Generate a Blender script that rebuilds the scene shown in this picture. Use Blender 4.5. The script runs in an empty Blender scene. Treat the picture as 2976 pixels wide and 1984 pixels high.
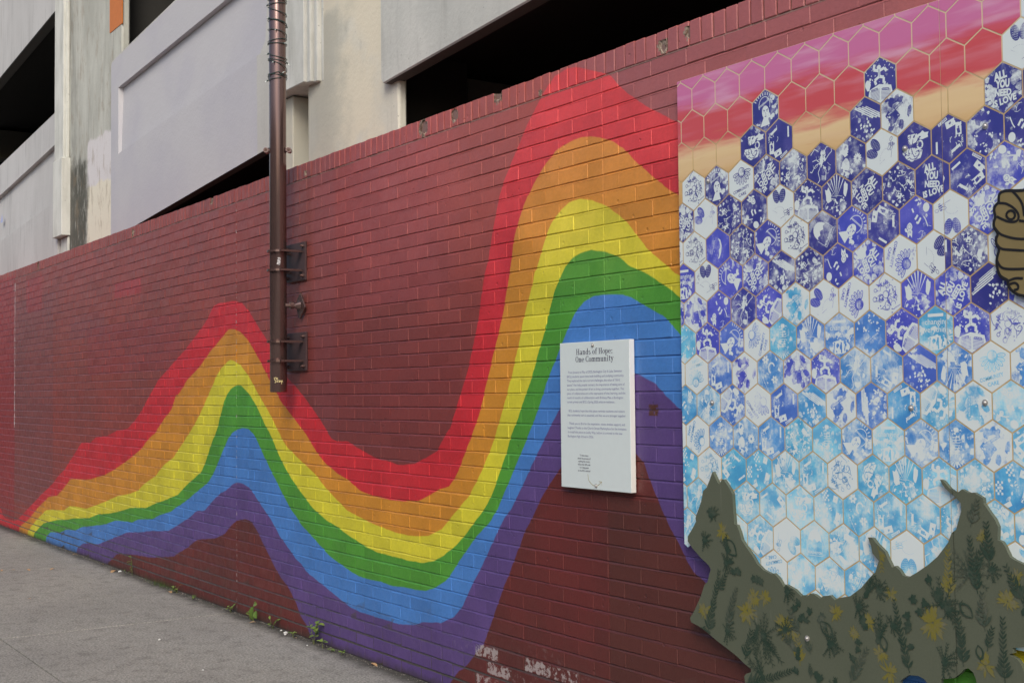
import bpy, bmesh, math, random
import numpy as np
from mathutils import Vector, Matrix

scene = bpy.context.scene
C = scene.collection
rnd = random.Random(7)

# ------------------------------------------------------------------ camera, world, sun, exposure
F_PX, YAW, PITCH, ROLL, CAM_D, CAM_H = [3643.893437,0.974641,0.039902,-0.010669,3.151262,1.430834]
fw = Vector((-math.sin(YAW)*math.cos(PITCH), math.cos(YAW)*math.cos(PITCH), math.sin(PITCH)))
rt = Vector((math.cos(YAW), math.sin(YAW), 0))
up = rt.cross(fw)
rt2 = rt*math.cos(ROLL) + up*math.sin(ROLL)
up2 = -rt*math.sin(ROLL) + up*math.cos(ROLL)
cam_d = bpy.data.cameras.new('camera'); cam = bpy.data.objects.new('camera', cam_d); C.objects.link(cam)
cam_d.sensor_width = 36; cam_d.lens = F_PX/2976*36; cam_d.clip_start = .05; cam_d.clip_end = 600
M = Matrix((rt2, up2, -fw)).transposed().to_4x4(); M.translation = (0, -CAM_D, CAM_H)
cam.matrix_world = M
scene.camera = cam

world = bpy.data.worlds.new('World'); scene.world = world; world.use_nodes = True
wn = world.node_tree; sky = wn.nodes.new('ShaderNodeTexSky'); sky.sky_type = 'NISHITA'; sky.sun_disc = False
SUN_EL = math.radians(42); SUN_AZ = math.radians(128)
sky.sun_elevation = SUN_EL; sky.sun_rotation = SUN_AZ; sky.dust_density = 3.0; sky.air_density = 1.0; sky.ozone_density = .6
bg = wn.nodes['Background']; bg.inputs['Strength'].default_value = .11
wn.links.new(sky.outputs[0], bg.inputs[0])
sun_d = bpy.data.lights.new('sun', 'SUN'); sun = bpy.data.objects.new('sun', sun_d); C.objects.link(sun)
sun_d.energy = 1.1; sun_d.angle = math.radians(26); sun_d.color = (1, .965, .86)
sd = Vector((math.sin(SUN_AZ)*math.cos(SUN_EL), math.cos(SUN_AZ)*math.cos(SUN_EL), math.sin(SUN_EL)))
sun.rotation_euler = sd.to_track_quat('Z', 'Y').to_euler(); sun.location = sd*60
vs = scene.view_settings; vs.view_transform = 'Standard'; vs.look = 'None'; vs.gamma = 1; vs.exposure = 0.57
vs.use_curve_mapping = False

# ------------------------------------------------------------------ helpers
def empty(name, loc=(0, 0, 0), label=None, cat=None, group=None):
    o = bpy.data.objects.new(name, None); C.objects.link(o); o.location = loc; o.empty_display_size = .1
    tag(o, label, cat, group); return o
def tag(o, label=None, cat=None, group=None, kind=None):
    if label: o['label'] = label
    if cat: o['category'] = cat
    if group: o['group'] = group
    if kind: o['kind'] = kind
    return o
def link(name, me, parent=None, mats=None):
    if mats:
        for m in mats: me.materials.append(m)
    o = bpy.data.objects.new(name, me); C.objects.link(o)
    if parent:
        o.parent = parent; o.matrix_parent_inverse = Matrix.Translation(-wloc(parent))
    return o
def wloc(o):
    return Vector(o.location)   # every part carries the inverse of its parent's place, so its own location is its place in the world
class MB:
    """collects world-space geometry into one mesh"""
    def __init__(s): s.v = []; s.f = []; s.m = []
    def poly(s, pts, m=0):
        n = len(s.v); s.v += [tuple(p) for p in pts]; s.f.append(tuple(range(n, n+len(pts)))); s.m.append(m)
    def box(s, x0, x1, y0, y1, z0, z1, m=0):
        n = len(s.v); s.v += [(x, y, z) for x in (x0, x1) for y in (y0, y1) for z in (z0, z1)]
        for f in ((0, 1, 3, 2), (4, 6, 7, 5), (0, 4, 5, 1), (2, 3, 7, 6), (0, 2, 6, 4), (1, 5, 7, 3)):
            s.f.append(tuple(n+i for i in f)); s.m.append(m)
    def prism_y(s, pts, y0, y1, m=0):
        """outline in (x,z), extruded y0 (front) to y1"""
        n = len(s.v); k = len(pts)
        s.v += [(p[0], y0, p[1]) for p in pts] + [(p[0], y1, p[1]) for p in pts]
        s.f.append(tuple(range(n, n+k))); s.m.append(m)
        s.f.append(tuple(range(n+2*k-1, n+k-1, -1))); s.m.append(m)
        for i in range(k):
            j = (i+1) % k; s.f.append((n+j, n+i, n+k+i, n+k+j)); s.m.append(m)
    def tube(s, pts, r, seg=10, m=0, cap=True):
        pts = [Vector(p) for p in pts]; n = len(s.v); k = len(pts)
        for i, p in enumerate(pts):
            d = (pts[min(i+1, k-1)]-pts[max(i-1, 0)]).normalized()
            a = d.orthogonal().normalized() if i == 0 else (a - d*a.dot(d)).normalized()
            b = d.cross(a); rr = r[i] if isinstance(r, (list, tuple)) else r
            for j in range(seg):
                t = 2*math.pi*j/seg; s.v.append(tuple(p + (a*math.cos(t)+b*math.sin(t))*rr))
        for i in range(k-1):
            for j in range(seg):
                j2 = (j+1) % seg
                s.f.append((n+i*seg+j, n+i*seg+j2, n+(i+1)*seg+j2, n+(i+1)*seg+j)); s.m.append(m)
        if cap:
            s.f.append(tuple(n+j for j in reversed(range(seg)))); s.m.append(m)
            s.f.append(tuple(n+(k-1)*seg+j for j in range(seg))); s.m.append(m)
    def mesh(s, name, smooth=False):
        me = bpy.data.meshes.new(name); me.from_pydata(s.v, [], s.f); me.update()
        me.polygons.foreach_set('material_index', s.m)
        if smooth:
            me.polygons.foreach_set('use_smooth', [True]*len(s.f))
        return me
    def build(s, name, mats, parent=None, smooth=False, fix=True, bevel=0):
        me = s.mesh(name)
        bm = bmesh.new(); bm.from_mesh(me)
        if fix: bmesh.ops.recalc_face_normals(bm, faces=bm.faces)
        if bevel: bmesh.ops.bevel(bm, geom=bm.edges[:], offset=bevel, segments=1, affect='EDGES', clamp_overlap=True)
        ng = [f for f in bm.faces if len(f.verts) > 4]
        if ng: bmesh.ops.triangulate(bm, faces=ng)
        if smooth:
            for f in bm.faces: f.smooth = True
        bm.to_mesh(me); bm.free()
        if not isinstance(mats, (list, tuple)): mats = [mats]
        return link(name, me, parent, mats)

# ------------------------------------------------------------------ materials
class NT:
    def __init__(s, name):
        s.mat = bpy.data.materials.new(name); s.mat.use_nodes = True
        s.t = s.mat.node_tree; s.b = s.t.nodes['Principled BSDF']; s._pos = None
    def n(s, typ, **kw):
        nd = s.t.nodes.new(typ)
        for k, v in kw.items(): setattr(nd, k, v)
        return nd
    def put(s, sock, v):
        if isinstance(v, bpy.types.NodeSocket): s.t.links.new(v, sock)
        elif isinstance(v, (tuple, list)) and len(v) == 3 and sock.type == 'RGBA': sock.default_value = (*v, 1)
        else: sock.default_value = v
    @property
    def pos(s):
        if s._pos is None: s._pos = s.n('ShaderNodeNewGeometry').outputs['Position']
        return s._pos
    def m(s, op, a, b=None, c=None, clamp=False):
        nd = s.n('ShaderNodeMath', operation=op, use_clamp=clamp); s.put(nd.inputs[0], a)
        if b is not None: s.put(nd.inputs[1], b)
        if c is not None: s.put(nd.inputs[2], c)
        return nd.outputs[0]
    def vm(s, op, a, b):
        nd = s.n('ShaderNodeVectorMath', operation=op); s.put(nd.inputs[0], a); s.put(nd.inputs[1], b); return nd.outputs[0]
    def xyz(s, v=None):
        nd = s.n('ShaderNodeSeparateXYZ'); s.put(nd.inputs[0], v or s.pos); return nd.outputs
    def comb(s, x, y, z):
        nd = s.n('ShaderNodeCombineXYZ')
        for i, v in enumerate((x, y, z)): s.put(nd.inputs[i], v)
        return nd.outputs[0]
    def noise(s, scale, detail=4, rough=.55, v=None, dist=0, col=False):
        nd = s.n('ShaderNodeTexNoise'); s.put(nd.inputs['Vector'], v or s.pos)
        nd.inputs['Scale'].default_value = scale; nd.inputs['Detail'].default_value = detail
        nd.inputs['Roughness'].default_value = rough; nd.inputs['Distortion'].default_value = dist
        return nd.outputs[1 if col else 0]
    def ramp(s, v, a, b, lo=0., hi=1., smooth=True):
        nd = s.n('ShaderNodeMapRange', interpolation_type='SMOOTHSTEP' if smooth else 'LINEAR'); nd.clamp = True
        s.put(nd.inputs[0], v); s.put(nd.inputs[1], a); s.put(nd.inputs[2], b); s.put(nd.inputs[3], lo); s.put(nd.inputs[4], hi)
        return nd.outputs[0]
    def mix(s, f, a, b, mode='MIX'):
        nd = s.n('ShaderNodeMix', data_type='RGBA', blend_type=mode); nd.clamp_factor = True
        s.put(nd.inputs[0], f); s.put(nd.inputs[6], a); s.put(nd.inputs[7], b); return nd.outputs[2]
    def bump(s, h, strength=.4, dist=.002):
        nd = s.n('ShaderNodeBump'); s.put(nd.inputs['Height'], h); nd.inputs['Strength'].default_value = strength
        nd.inputs['Distance'].default_value = dist; s.t.links.new(nd.outputs[0], s.b.inputs['Normal'])
    def out(s, col, rough=.6, spec=.5, metal=0):
        s.put(s.b.inputs['Base Color'], col); s.put(s.b.inputs['Roughness'], rough)
        s.put(s.b.inputs['Specular IOR Level'], spec); s.put(s.b.inputs['Metallic'], metal); return s.mat

def plain(name, col, rough=.6, spec=.5, metal=0, var=.12, scale=30, bump=0):
    t = NT(name); f = t.noise(scale, 5)
    c = t.mix(f, tuple(x*(1-var) for x in col), tuple(min(1, x*(1+var)) for x in col))
    if bump: t.bump(t.noise(scale*6, 4), .5, bump)
    return t.out(c, rough, spec, metal)

NEAR = [[(-6.3,1.166),(-6.272,1.165),(-6.149,1.132),(-5.942,1.085),(-5.782,1.073),(-5.716,1.062),(-5.631,1.063),(-5.528,1.075),(-5.396,1.113),(-5.311,1.143),(-5.255,1.196),(-5.226,1.229),(-5.179,1.265),(-5.028,1.517),(-4.934,1.731),(-4.897,1.858),(-4.878,1.941),(-4.831,2.043),(-4.746,2.302),(-4.699,2.379),(-4.529,2.584),(-4.454,2.661),(-4.379,2.726),(-4.303,2.778),(-4.209,2.792),(-4.143,2.785),(-3.917,2.702),(-3.861,2.644),(-3.785,2.589),(-3.691,2.527),(-3.512,2.432),(-3.192,2.22),(-2.664,1.831),(-2.099,1.569),(-1.6,1.567)],[(-6.3,0.961),(-6.121,0.9),(-5.999,0.886),(-5.801,0.875),(-5.631,0.878),(-5.499,0.89),(-5.396,0.919),(-5.292,0.959),(-5.198,0.979),(-5.132,1.031),(-4.972,1.249),(-4.915,1.338),(-4.708,1.798),(-4.642,2.014),(-4.614,2.131),(-4.548,2.244),(-4.463,2.34),(-4.369,2.414),(-4.294,2.458),(-4.19,2.479),(-4.115,2.483),(-4.021,2.47),(-3.917,2.435),(-3.842,2.392),(-3.766,2.326),(-3.587,2.197),(-3.512,2.156),(-3.201,1.854),(-2.674,1.403),(-2.109,1.164),(-1.6,1.164)],[(-6.3,0.789),(-6.281,0.782),(-5.952,0.732),(-5.716,0.709),(-5.537,0.709),(-5.405,0.723),(-5.273,0.767),(-5.019,0.943),(-4.915,1.053),(-4.84,1.15),(-4.774,1.255),(-4.661,1.476),(-4.586,1.651),(-4.529,1.805),(-4.492,1.871),(-4.463,1.947),(-4.416,2.019),(-4.379,2.091),(-4.331,2.154),(-4.266,2.197),(-4.2,2.225),(-4.134,2.229),(-4.058,2.214),(-3.955,2.176),(-3.832,2.1),(-3.71,1.982),(-3.55,1.871),(-3.512,1.853),(-3.211,1.564),(-2.683,1.077),(-2.118,0.829),(-1.6,0.829)],[(-6.3,0.656),(-6.083,0.61),(-5.933,0.589),(-5.603,0.581),(-5.471,0.584),(-5.358,0.604),(-5.255,0.641),(-5.141,0.7),(-5.057,0.757),(-4.972,0.824),(-4.878,0.901),(-4.821,0.961),(-4.718,1.123),(-4.652,1.243),(-4.605,1.309),(-4.558,1.395),(-4.51,1.464),(-4.388,1.697),(-4.331,1.833),(-4.284,1.905),(-4.237,1.956),(-4.181,1.989),(-4.124,2.005),(-4.058,2.009),(-3.945,1.987),(-3.87,1.957),(-3.813,1.919),(-3.719,1.886),(-3.587,1.818),(-3.512,1.769),(-3.211,1.414),(-2.693,0.916),(-2.231,0.611),(-2.118,0.571),(-1.6,0.571)],[(-6.3,0.463),(-6.159,0.439),(-6.027,0.435),(-5.895,0.44),(-5.763,0.431),(-5.65,0.442),(-5.537,0.442),(-5.424,0.451),(-5.33,0.479),(-5.236,0.522),(-5.17,0.573),(-5.104,0.636),(-4.944,0.769),(-4.84,0.836),(-4.774,0.902),(-4.52,1.244),(-4.426,1.383),(-4.388,1.46),(-4.2,1.727),(-4.171,1.758),(-4.115,1.797),(-4.049,1.814),(-3.974,1.819),(-3.861,1.81),(-3.804,1.794),(-3.616,1.711),(-3.569,1.677),(-3.521,1.635),(-3.22,1.262),(-2.702,0.725),(-2.429,0.563),(-2.127,0.476),(-1.6,0.476)],[(-6.3,0.267),(-6.272,0.26),(-6.121,0.247),(-5.716,0.246),(-5.575,0.26),(-5.509,0.276),(-5.462,0.292),(-5.283,0.314),(-5.16,0.361),(-5.085,0.423),(-4.963,0.574),(-4.925,0.611),(-4.774,0.8),(-4.718,0.865),(-4.661,0.912),(-4.369,1.269),(-4.284,1.363),(-4.181,1.454),(-4.039,1.508),(-3.908,1.516),(-3.804,1.502),(-3.747,1.486),(-3.682,1.46),(-3.512,1.345),(-2.919,0.729),(-2.674,0.529),(-2.127,0.38),(-1.6,0.38)],[(-6.3,-0.098),(-5.311,-0.036),(-5.302,-0.031),(-5.189,0.052),(-5.123,0.111),(-5.085,0.127),(-5.019,0.177),(-4.906,0.273),(-4.84,0.372),(-4.755,0.517),(-4.671,0.639),(-4.558,0.819),(-4.51,0.87),(-4.426,0.98),(-4.294,1.104),(-4.143,1.209),(-4.002,1.254),(-3.889,1.243),(-3.795,1.189),(-3.747,1.15),(-3.682,1.039),(-3.606,0.925),(-3.474,0.764),(-3.408,0.73),(-3.154,0.634),(-2.711,0.376),(-2.137,0.305),(-1.6,0.304)]]
FAR = [[(-15.4,0.309),(-15.345,0.308),(-14.871,0.2),(-14.652,0.103),(-14.634,0.1),(-14.178,0.103),(-13.996,0.142),(-13.029,0.46),(-12.61,0.584),(-12.391,0.674),(-12.172,0.742),(-11.607,1.007),(-11.589,1.012),(-11.315,1.019),(-11.133,1.074),(-10.804,1.092),(-10.531,1.141),(-10.239,1.163),(-10.075,1.223),(-9.856,1.323),(-9.801,1.365),(-9.473,1.551),(-8.89,1.758),(-8.671,1.849),(-8.452,1.946),(-8.324,2.038),(-8.306,2.044),(-8.215,2.055),(-7.923,2.054),(-7.795,2.029),(-7.668,1.963),(-7.522,1.856),(-7.376,1.765),(-7.084,1.532),(-6.957,1.473),(-6.792,1.384),(-6.646,1.296),(-6.519,1.205),(-6.501,1.182),(-6.409,1.163),(-6.3,1.166)],[(-15.4,-0.28),(-14.032,-0.28),(-14.014,-0.24),(-13.959,0.056),(-13.522,0.18),(-13.212,0.302),(-12.737,0.453),(-12.446,0.481),(-12.427,0.487),(-12.172,0.576),(-11.953,0.668),(-11.443,0.687),(-11.315,0.697),(-10.877,0.757),(-10.586,0.817),(-10.166,0.926),(-9.893,1.008),(-9.674,1.107),(-9.564,1.135),(-9.345,1.251),(-9.181,1.323),(-9.072,1.435),(-9.054,1.44),(-9.035,1.434),(-9.017,1.439),(-8.835,1.543),(-8.598,1.624),(-8.397,1.722),(-8.032,1.87),(-7.941,1.866),(-7.832,1.844),(-7.704,1.785),(-7.522,1.657),(-7.175,1.383),(-6.865,1.218),(-6.665,1.088),(-6.574,1.038),(-6.409,0.984),(-6.3,0.961)],[(-15.4,-0.28),(-13.668,-0.28),(-13.649,-0.268),(-13.595,0.029),(-13.576,0.052),(-13.266,0.176),(-12.847,0.316),(-12.665,0.333),(-12.172,0.362),(-12.008,0.412),(-11.99,0.414),(-11.789,0.424),(-11.443,0.428),(-10.932,0.516),(-10.494,0.602),(-10.166,0.641),(-9.966,0.678),(-9.801,0.744),(-9.546,0.811),(-9.364,0.901),(-9.127,0.974),(-8.744,1.187),(-8.561,1.309),(-8.251,1.567),(-8.124,1.632),(-7.996,1.668),(-7.832,1.627),(-7.704,1.56),(-7.522,1.426),(-7.358,1.315),(-7.157,1.15),(-7.084,1.109),(-6.938,1.051),(-6.701,0.967),(-6.555,0.892),(-6.3,0.789)],[(-15.4,-0.28),(-13.394,-0.28),(-13.339,0.012),(-13.321,0.049),(-12.956,0.177),(-12.446,0.251),(-12.063,0.284),(-11.899,0.308),(-11.352,0.353),(-11.06,0.408),(-10.695,0.443),(-10.367,0.491),(-10.166,0.527),(-9.765,0.554),(-9.546,0.604),(-9.364,0.634),(-9.035,0.704),(-8.835,0.789),(-8.561,0.888),(-8.543,0.901),(-8.47,0.965),(-8.342,1.113),(-8.27,1.173),(-8.251,1.193),(-8.178,1.307),(-8.105,1.402),(-8.087,1.419),(-7.996,1.472),(-7.905,1.492),(-7.832,1.492),(-7.814,1.488),(-7.686,1.436),(-7.577,1.368),(-7.394,1.213),(-7.376,1.21),(-7.358,1.197),(-7.175,1.023),(-7.048,0.936),(-6.902,0.852),(-6.738,0.77),(-6.555,0.711),(-6.428,0.688),(-6.3,0.656)],[(-15.4,-0.28),(-12.902,-0.28),(-12.847,0.028),(-12.829,0.062),(-12.665,0.115),(-12.336,0.139),(-12.099,0.188),(-11.789,0.208),(-11.589,0.252),(-10.841,0.34),(-10.567,0.394),(-10.111,0.413),(-9.966,0.449),(-9.619,0.477),(-9.437,0.524),(-9.2,0.564),(-9.035,0.619),(-8.999,0.626),(-8.835,0.677),(-8.415,0.827),(-8.306,0.898),(-8.051,1.138),(-7.96,1.183),(-7.887,1.201),(-7.795,1.212),(-7.704,1.209),(-7.595,1.167),(-7.376,0.987),(-7.157,0.82),(-7.048,0.743),(-6.884,0.653),(-6.501,0.509),(-6.3,0.463)],[(-15.4,-0.28),(-11.807,-0.28),(-11.789,-0.225),(-11.753,-0.024),(-11.734,0.053),(-11.552,0.108),(-11.388,0.129),(-11.06,0.15),(-10.239,0.324),(-9.893,0.354),(-9.728,0.376),(-9.236,0.422),(-8.798,0.551),(-8.653,0.611),(-8.488,0.626),(-8.361,0.69),(-8.197,0.761),(-8.087,0.789),(-7.96,0.84),(-7.887,0.854),(-7.777,0.85),(-7.668,0.826),(-7.321,0.642),(-7.194,0.558),(-7.048,0.489),(-6.975,0.448),(-6.884,0.424),(-6.829,0.39),(-6.3,0.267)],[(-15.4,-0.28),(-10.859,-0.28),(-10.841,-0.244),(-10.786,0.014),(-10.531,0.117),(-10.348,0.139),(-10.038,0.161),(-9.619,0.182),(-9.127,0.242),(-9.017,0.281),(-8.853,0.328),(-8.634,0.411),(-8.27,0.453),(-8.105,0.5),(-7.996,0.563),(-7.887,0.606),(-7.759,0.623),(-7.668,0.62),(-7.649,0.616),(-7.54,0.552),(-7.303,0.38),(-7.194,0.313),(-7.066,0.261),(-6.975,0.192),(-6.902,0.116),(-6.811,0.073),(-6.665,-0.12),(-6.3,-0.098)]]
MAROON = (.215, .047, .050); MAROON_LOW = (.115, .022, .020)
BANDS = [(.57, .024, .036), (.61, .255, .026), (.67, .61, .036), (.078, .310, .034), (.064, .215, .58), (.105, .060, .220)]

def paint_colour(t, warp=.006):
    """the wall painting: maroon ground and six bands, as a function of the place on the wall"""
    x, y, z = t.xyz()
    wob = t.m('MULTIPLY', t.m('SUBTRACT', t.noise(14, 3), .5), warp*2)
    zz = t.m('ADD', z, wob)
    xx = t.m('ADD', x, t.m('MULTIPLY', t.m('SUBTRACT', t.noise(17, 3, v=t.vm('ADD', t.pos, (5, 3, 1))), .5), warp*2))
    far = t.m('LESS_THAN', x, -6.3)
    un = t.m('DIVIDE', t.m('ADD', xx, 6.3), 4.7, clamp=True)
    uf = t.m('DIVIDE', t.m('ADD', xx, 15.4), 9.1, clamp=True)
    def curve(pts, x0, L, u):
        nd = t.n('ShaderNodeFloatCurve'); cm = nd.mapping; cm.use_clip = False; c = cm.curves[0]
        P = [((p[0]-x0)/L, (p[1]+.3)/3.3) for p in pts]
        c.points[0].location = P[0]; c.points[1].location = P[-1]
        for p in P[1:-1]: c.points.new(*p)
        for p in c.points: p.handle_type = 'VECTOR'
        cm.update(); t.put(nd.inputs['Value'], u)
        return nd.outputs[0]
    # maroon ground, varied by noise and by patches of other tones
    n1 = t.noise(.9, 3, v=t.vm('MULTIPLY', t.pos, (1, 1, 1.6)))
    base = t.mix(t.ramp(n1, .35, .65), (.268, .053, .043), (.232, .053, .045))
    def patch(base, x0, x1, z0, z1, col, f=1., soft=.01):
        a = t.m('MULTIPLY', t.ramp(x, x0-soft, x0+soft), t.ramp(x, x1+soft, x1-soft))
        b = t.m('MULTIPLY', t.ramp(z, z0-.003, z0+.003), t.ramp(z, z1+.003, z1-.003))
        g = t.m('MULTIPLY', t.m('MULTIPLY', a, b), f)
        return t.mix(g, base, col)
    base = patch(base, -17.5, -14.2, 0, 2.75, (.27, .025, .030), .8)
    base = patch(base, -14.2, -12.6, .3, 2.45, (.18, .058, .062), .5, .02)
    base = patch(base, -13.7, -13.05, 2.3, 2.65, (.30, .030, .036), .6)
    base = patch(base, -12.0, -10.9, 1.95, 2.15, (.22, .06, .066), .5)
    base = patch(base, -11.4, -9.0, 1.62, 2.03, (.25, .040, .045), .5)
    base = patch(base, -10.6, -9.9, 2.25, 2.37, (.34, .035, .045), .7)
    base = patch(base, -6.72, -6.42, .9, 2.8, (.215, .075, .085), .5, .05)
    base = patch(base, -6.98, -6.74, .9, 2.75, (.15, .045, .038), .5, .03)
    base = patch(base, -6.4, -5.2, 1.9, 2.8, (.28, .058, .062), .6, .25)
    base = patch(base, -4.2, -2.0, 2.3, 2.8, (.21, .075, .085), .8, .2)
    low = t.mix(t.ramp(t.noise(2.2, 3), .3, .7), (.135, .022, .021), (.100, .022, .020))
    low = patch(low, -3.97, -2.5, 0, 1.0, (.085, .026, .021), .7)
    bnd = []
    for k in range(7):
        a = curve(NEAR[k], -6.3, 4.7, un); b = curve(FAR[k], -15.4, 9.1, uf)
        mx = t.m('ADD', t.m('MULTIPLY', a, t.m('SUBTRACT', 1, far)), t.m('MULTIPLY', b, far))
        bnd.append(t.m('SUBTRACT', t.m('MULTIPLY', mx, 3.3), .3))
    # painted loss of sky sheen: maroon darkened downward in the valley between the peaks
    valley = t.m('MULTIPLY', t.ramp(z, 2.3, 1.3), t.ramp(t.m('ABSOLUTE', t.m('ADD', x, 5.9)), 1.6, .6))
    base = t.mix(t.m('MULTIPLY', valley, .55), base, (.155, .028, .032))
    col = base
    v = t.ramp(t.noise(3.5, 4, v=t.vm('ADD', t.pos, (9, 2, 4))), .25, .75)
    for k in range(7):
        d = t.m('SUBTRACT', bnd[k], zz)
        msk = t.ramp(d, -.003, .004)
        if k == 6: c = low
        else:
            b = BANDS[k]; c = t.mix(v, tuple(x_*.86 for x_ in b), tuple(min(1, x_*1.08) for x_ in b))
        col = t.mix(msk, col, c)
    top_sheen = t.m('MULTIPLY', t.ramp(t.m('ADD', z, t.m('MULTIPLY', v, .3)), 1.85, 2.9), t.ramp(x, -7., -5., .06, .27))     # sky sheen painted in: colour lightened toward the wall top
    col = t.mix(top_sheen, col, (.62, .17, .15), 'ADD')
    f = t.m('MULTIPLY', t.m('MULTIPLY', t.ramp(x, -3.715, -3.705), t.ramp(x, -3.65, -3.66)), t.m('MULTIPLY', t.ramp(z, 1.33, 1.335), t.ramp(z, 1.380, 1.372)))
    f = t.m('MULTIPLY', f, t.ramp(t.noise(70, 4, .7), .40, .46)); col = t.mix(f, col, (.085, .030, .022))
    return col, x, z

def brick_material(name, mortar=False, raw=False):
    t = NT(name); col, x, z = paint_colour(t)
    obi = t.n('ShaderNodeObjectInfo').outputs['Random']
    at = t.n('ShaderNodeAttribute', attribute_type='GEOMETRY', attribute_name='tone').outputs['Fac']
    tone = t.m('FRACT', t.m('ADD', obi, at))
    col = t.mix(1, col, t.mix(tone, (.90, .90, .91), (1.07, 1.07, 1.06)), 'MULTIPLY')
    fine = t.noise(60, 5, .65)
    col = t.mix(1, col, t.mix(fine, (.82, .82, .82), (1.16, 1.16, 1.16)), 'MULTIPLY')
    dirt = t.ramp(t.noise(5.5, 5, .7, v=t.vm('MULTIPLY', t.pos, (1, 1, .35))), .62, .8)
    col = t.mix(t.m('MULTIPLY', dirt, .22), col, (.11, .085, .08))
    # grime and worn paint toward the pavement
    lowz = t.ramp(z, .42, .02)
    worn = t.ramp(t.noise(26, 6, .75), .60, .68)
    col = t.mix(t.m('MULTIPLY', t.m('MULTIPLY', worn, lowz), .45), col, (.17, .10, .075))
    speck = t.ramp(t.noise(150, 3, .7), .70, .76)
    col = t.mix(t.m('MULTIPLY', speck, .30), col, (.30, .20, .19))
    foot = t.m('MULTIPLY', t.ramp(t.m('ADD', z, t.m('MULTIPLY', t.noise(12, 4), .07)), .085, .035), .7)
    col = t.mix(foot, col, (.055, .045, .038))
    # efflorescence on a few low bricks under the second peak
    def zone(x0, x1, z0, z1):
        a = t.m('MULTIPLY', t.ramp(x, x0-.01, x0+.01), t.ramp(x, x1+.01, x1-.01))
        return t.m('MULTIPLY', a, t.m('MULTIPLY', t.ramp(z, z0-.01, z0+.01), t.ramp(z, z1+.01, z1-.01)))
    U = 3.928/19.5; e = None
    for u0, row, wt in ((14.5, 3, .8), (13.5, 3, .12), (15, 2, .85), (16.5, 3, .8), (17.5, 3, .5), (16, 4, .10), (17, 4, .12), (14.5, 1, .5), (18.5, 3, .12), (16, 2, .2)):
        q_ = t.m('MULTIPLY', zone(-7.9+u0*U+.006, -7.9+(u0+1)*U-.006, row*.0677+.008, (row+1)*.0677-.006), wt); e = q_ if e is None else t.m('MAXIMUM', e, q_)
    e = t.m('MAXIMUM', e, t.m('MULTIPLY', zone(-5.3, -3.2, -.02, .30), .05))
    en0 = t.noise(30, 7, .75, v=t.vm('ADD', t.pos, (3, 0, 7))); en = t.ramp(t.m('ADD', en0, t.m('MULTIPLY', e, .13)), .575, .600)
    col = t.mix(t.m('MULTIPLY', t.m('MULTIPLY', t.ramp(e, .0, .5), en), .62), col, (.52, .48, .48))
    if mortar:
        bare = t.ramp(t.m('ADD', t.noise(9, 5, .7), t.m('MULTIPLY', lowz, .22)), .50, .60)
        bare = t.m('MULTIPLY', bare, t.m('ADD', t.m('MULTIPLY', lowz, 1.0), .12))
        col = t.mix(bare, col, (.060, .050, .042))
        col = t.mix(1, col, (1.0, .99, .99), 'MULTIPLY')
        top = t.ramp(z, 2.69, 2.71)
        col = t.mix(t.m('MULTIPLY', top, .75), col, (.17, .14, .11))
    if raw:
        col = t.mix(t.ramp(t.noise(60, 4), .4, .6), (.16, .10, .075), (.34, .27, .22))
    h = t.noise(70, 5, .6)
    h2 = t.noise(260, 3, .6)
    vo = t.n('ShaderNodeTexVoronoi', feature='F1'); t.put(vo.inputs['Vector'], t.pos); vo.inputs['Scale'].default_value = 13
    pit = t.ramp(vo.outputs['Distance'], .055, .10)
    h = t.m('ADD', t.m('MULTIPLY', h, .6), t.m('MULTIPLY', h2, .22))
    h = t.m('ADD', h, t.m('MULTIPLY', pit, .9))
    t.bump(h, .75 if not raw else 1., .0028 if not raw else .008)
    return t.out(col, t.ramp(t.noise(20, 3), .3, .7, 0.36, .52) if not raw else .9, .52 if not raw else .2)

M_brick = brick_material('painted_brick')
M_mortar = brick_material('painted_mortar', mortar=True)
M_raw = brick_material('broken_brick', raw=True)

def concrete(name, c1, c2, stain=None, scale=1.2, paint=None, extra=None):
    t = NT(name)
    n = t.noise(scale, 6, .6, v=t.vm('MULTIPLY', t.pos, (1, 1, .45)))
    col = t.mix(t.ramp(n, .32, .68), c1, c2)
    st = t.noise(3.5, 4, .6, v=t.vm('MULTIPLY', t.pos, (3, 3, .35)))
    col = t.mix(t.m('MULTIPLY', t.ramp(st, .50, .75), .38), col, tuple(v*.50 for v in c1))
    pits = t.ramp(t.noise(45, 2, .5), .70, .74)
    col = t.mix(t.m('MULTIPLY', pits, .5), col, tuple(v*.4 for v in c1))
    if extra: col = extra(t, col)
    t.bump(t.m('ADD', t.noise(40, 5), t.m('MULTIPLY', t.noise(6, 3), 2)), .4, .004)
    return t.out(col, .85, .25)

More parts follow.
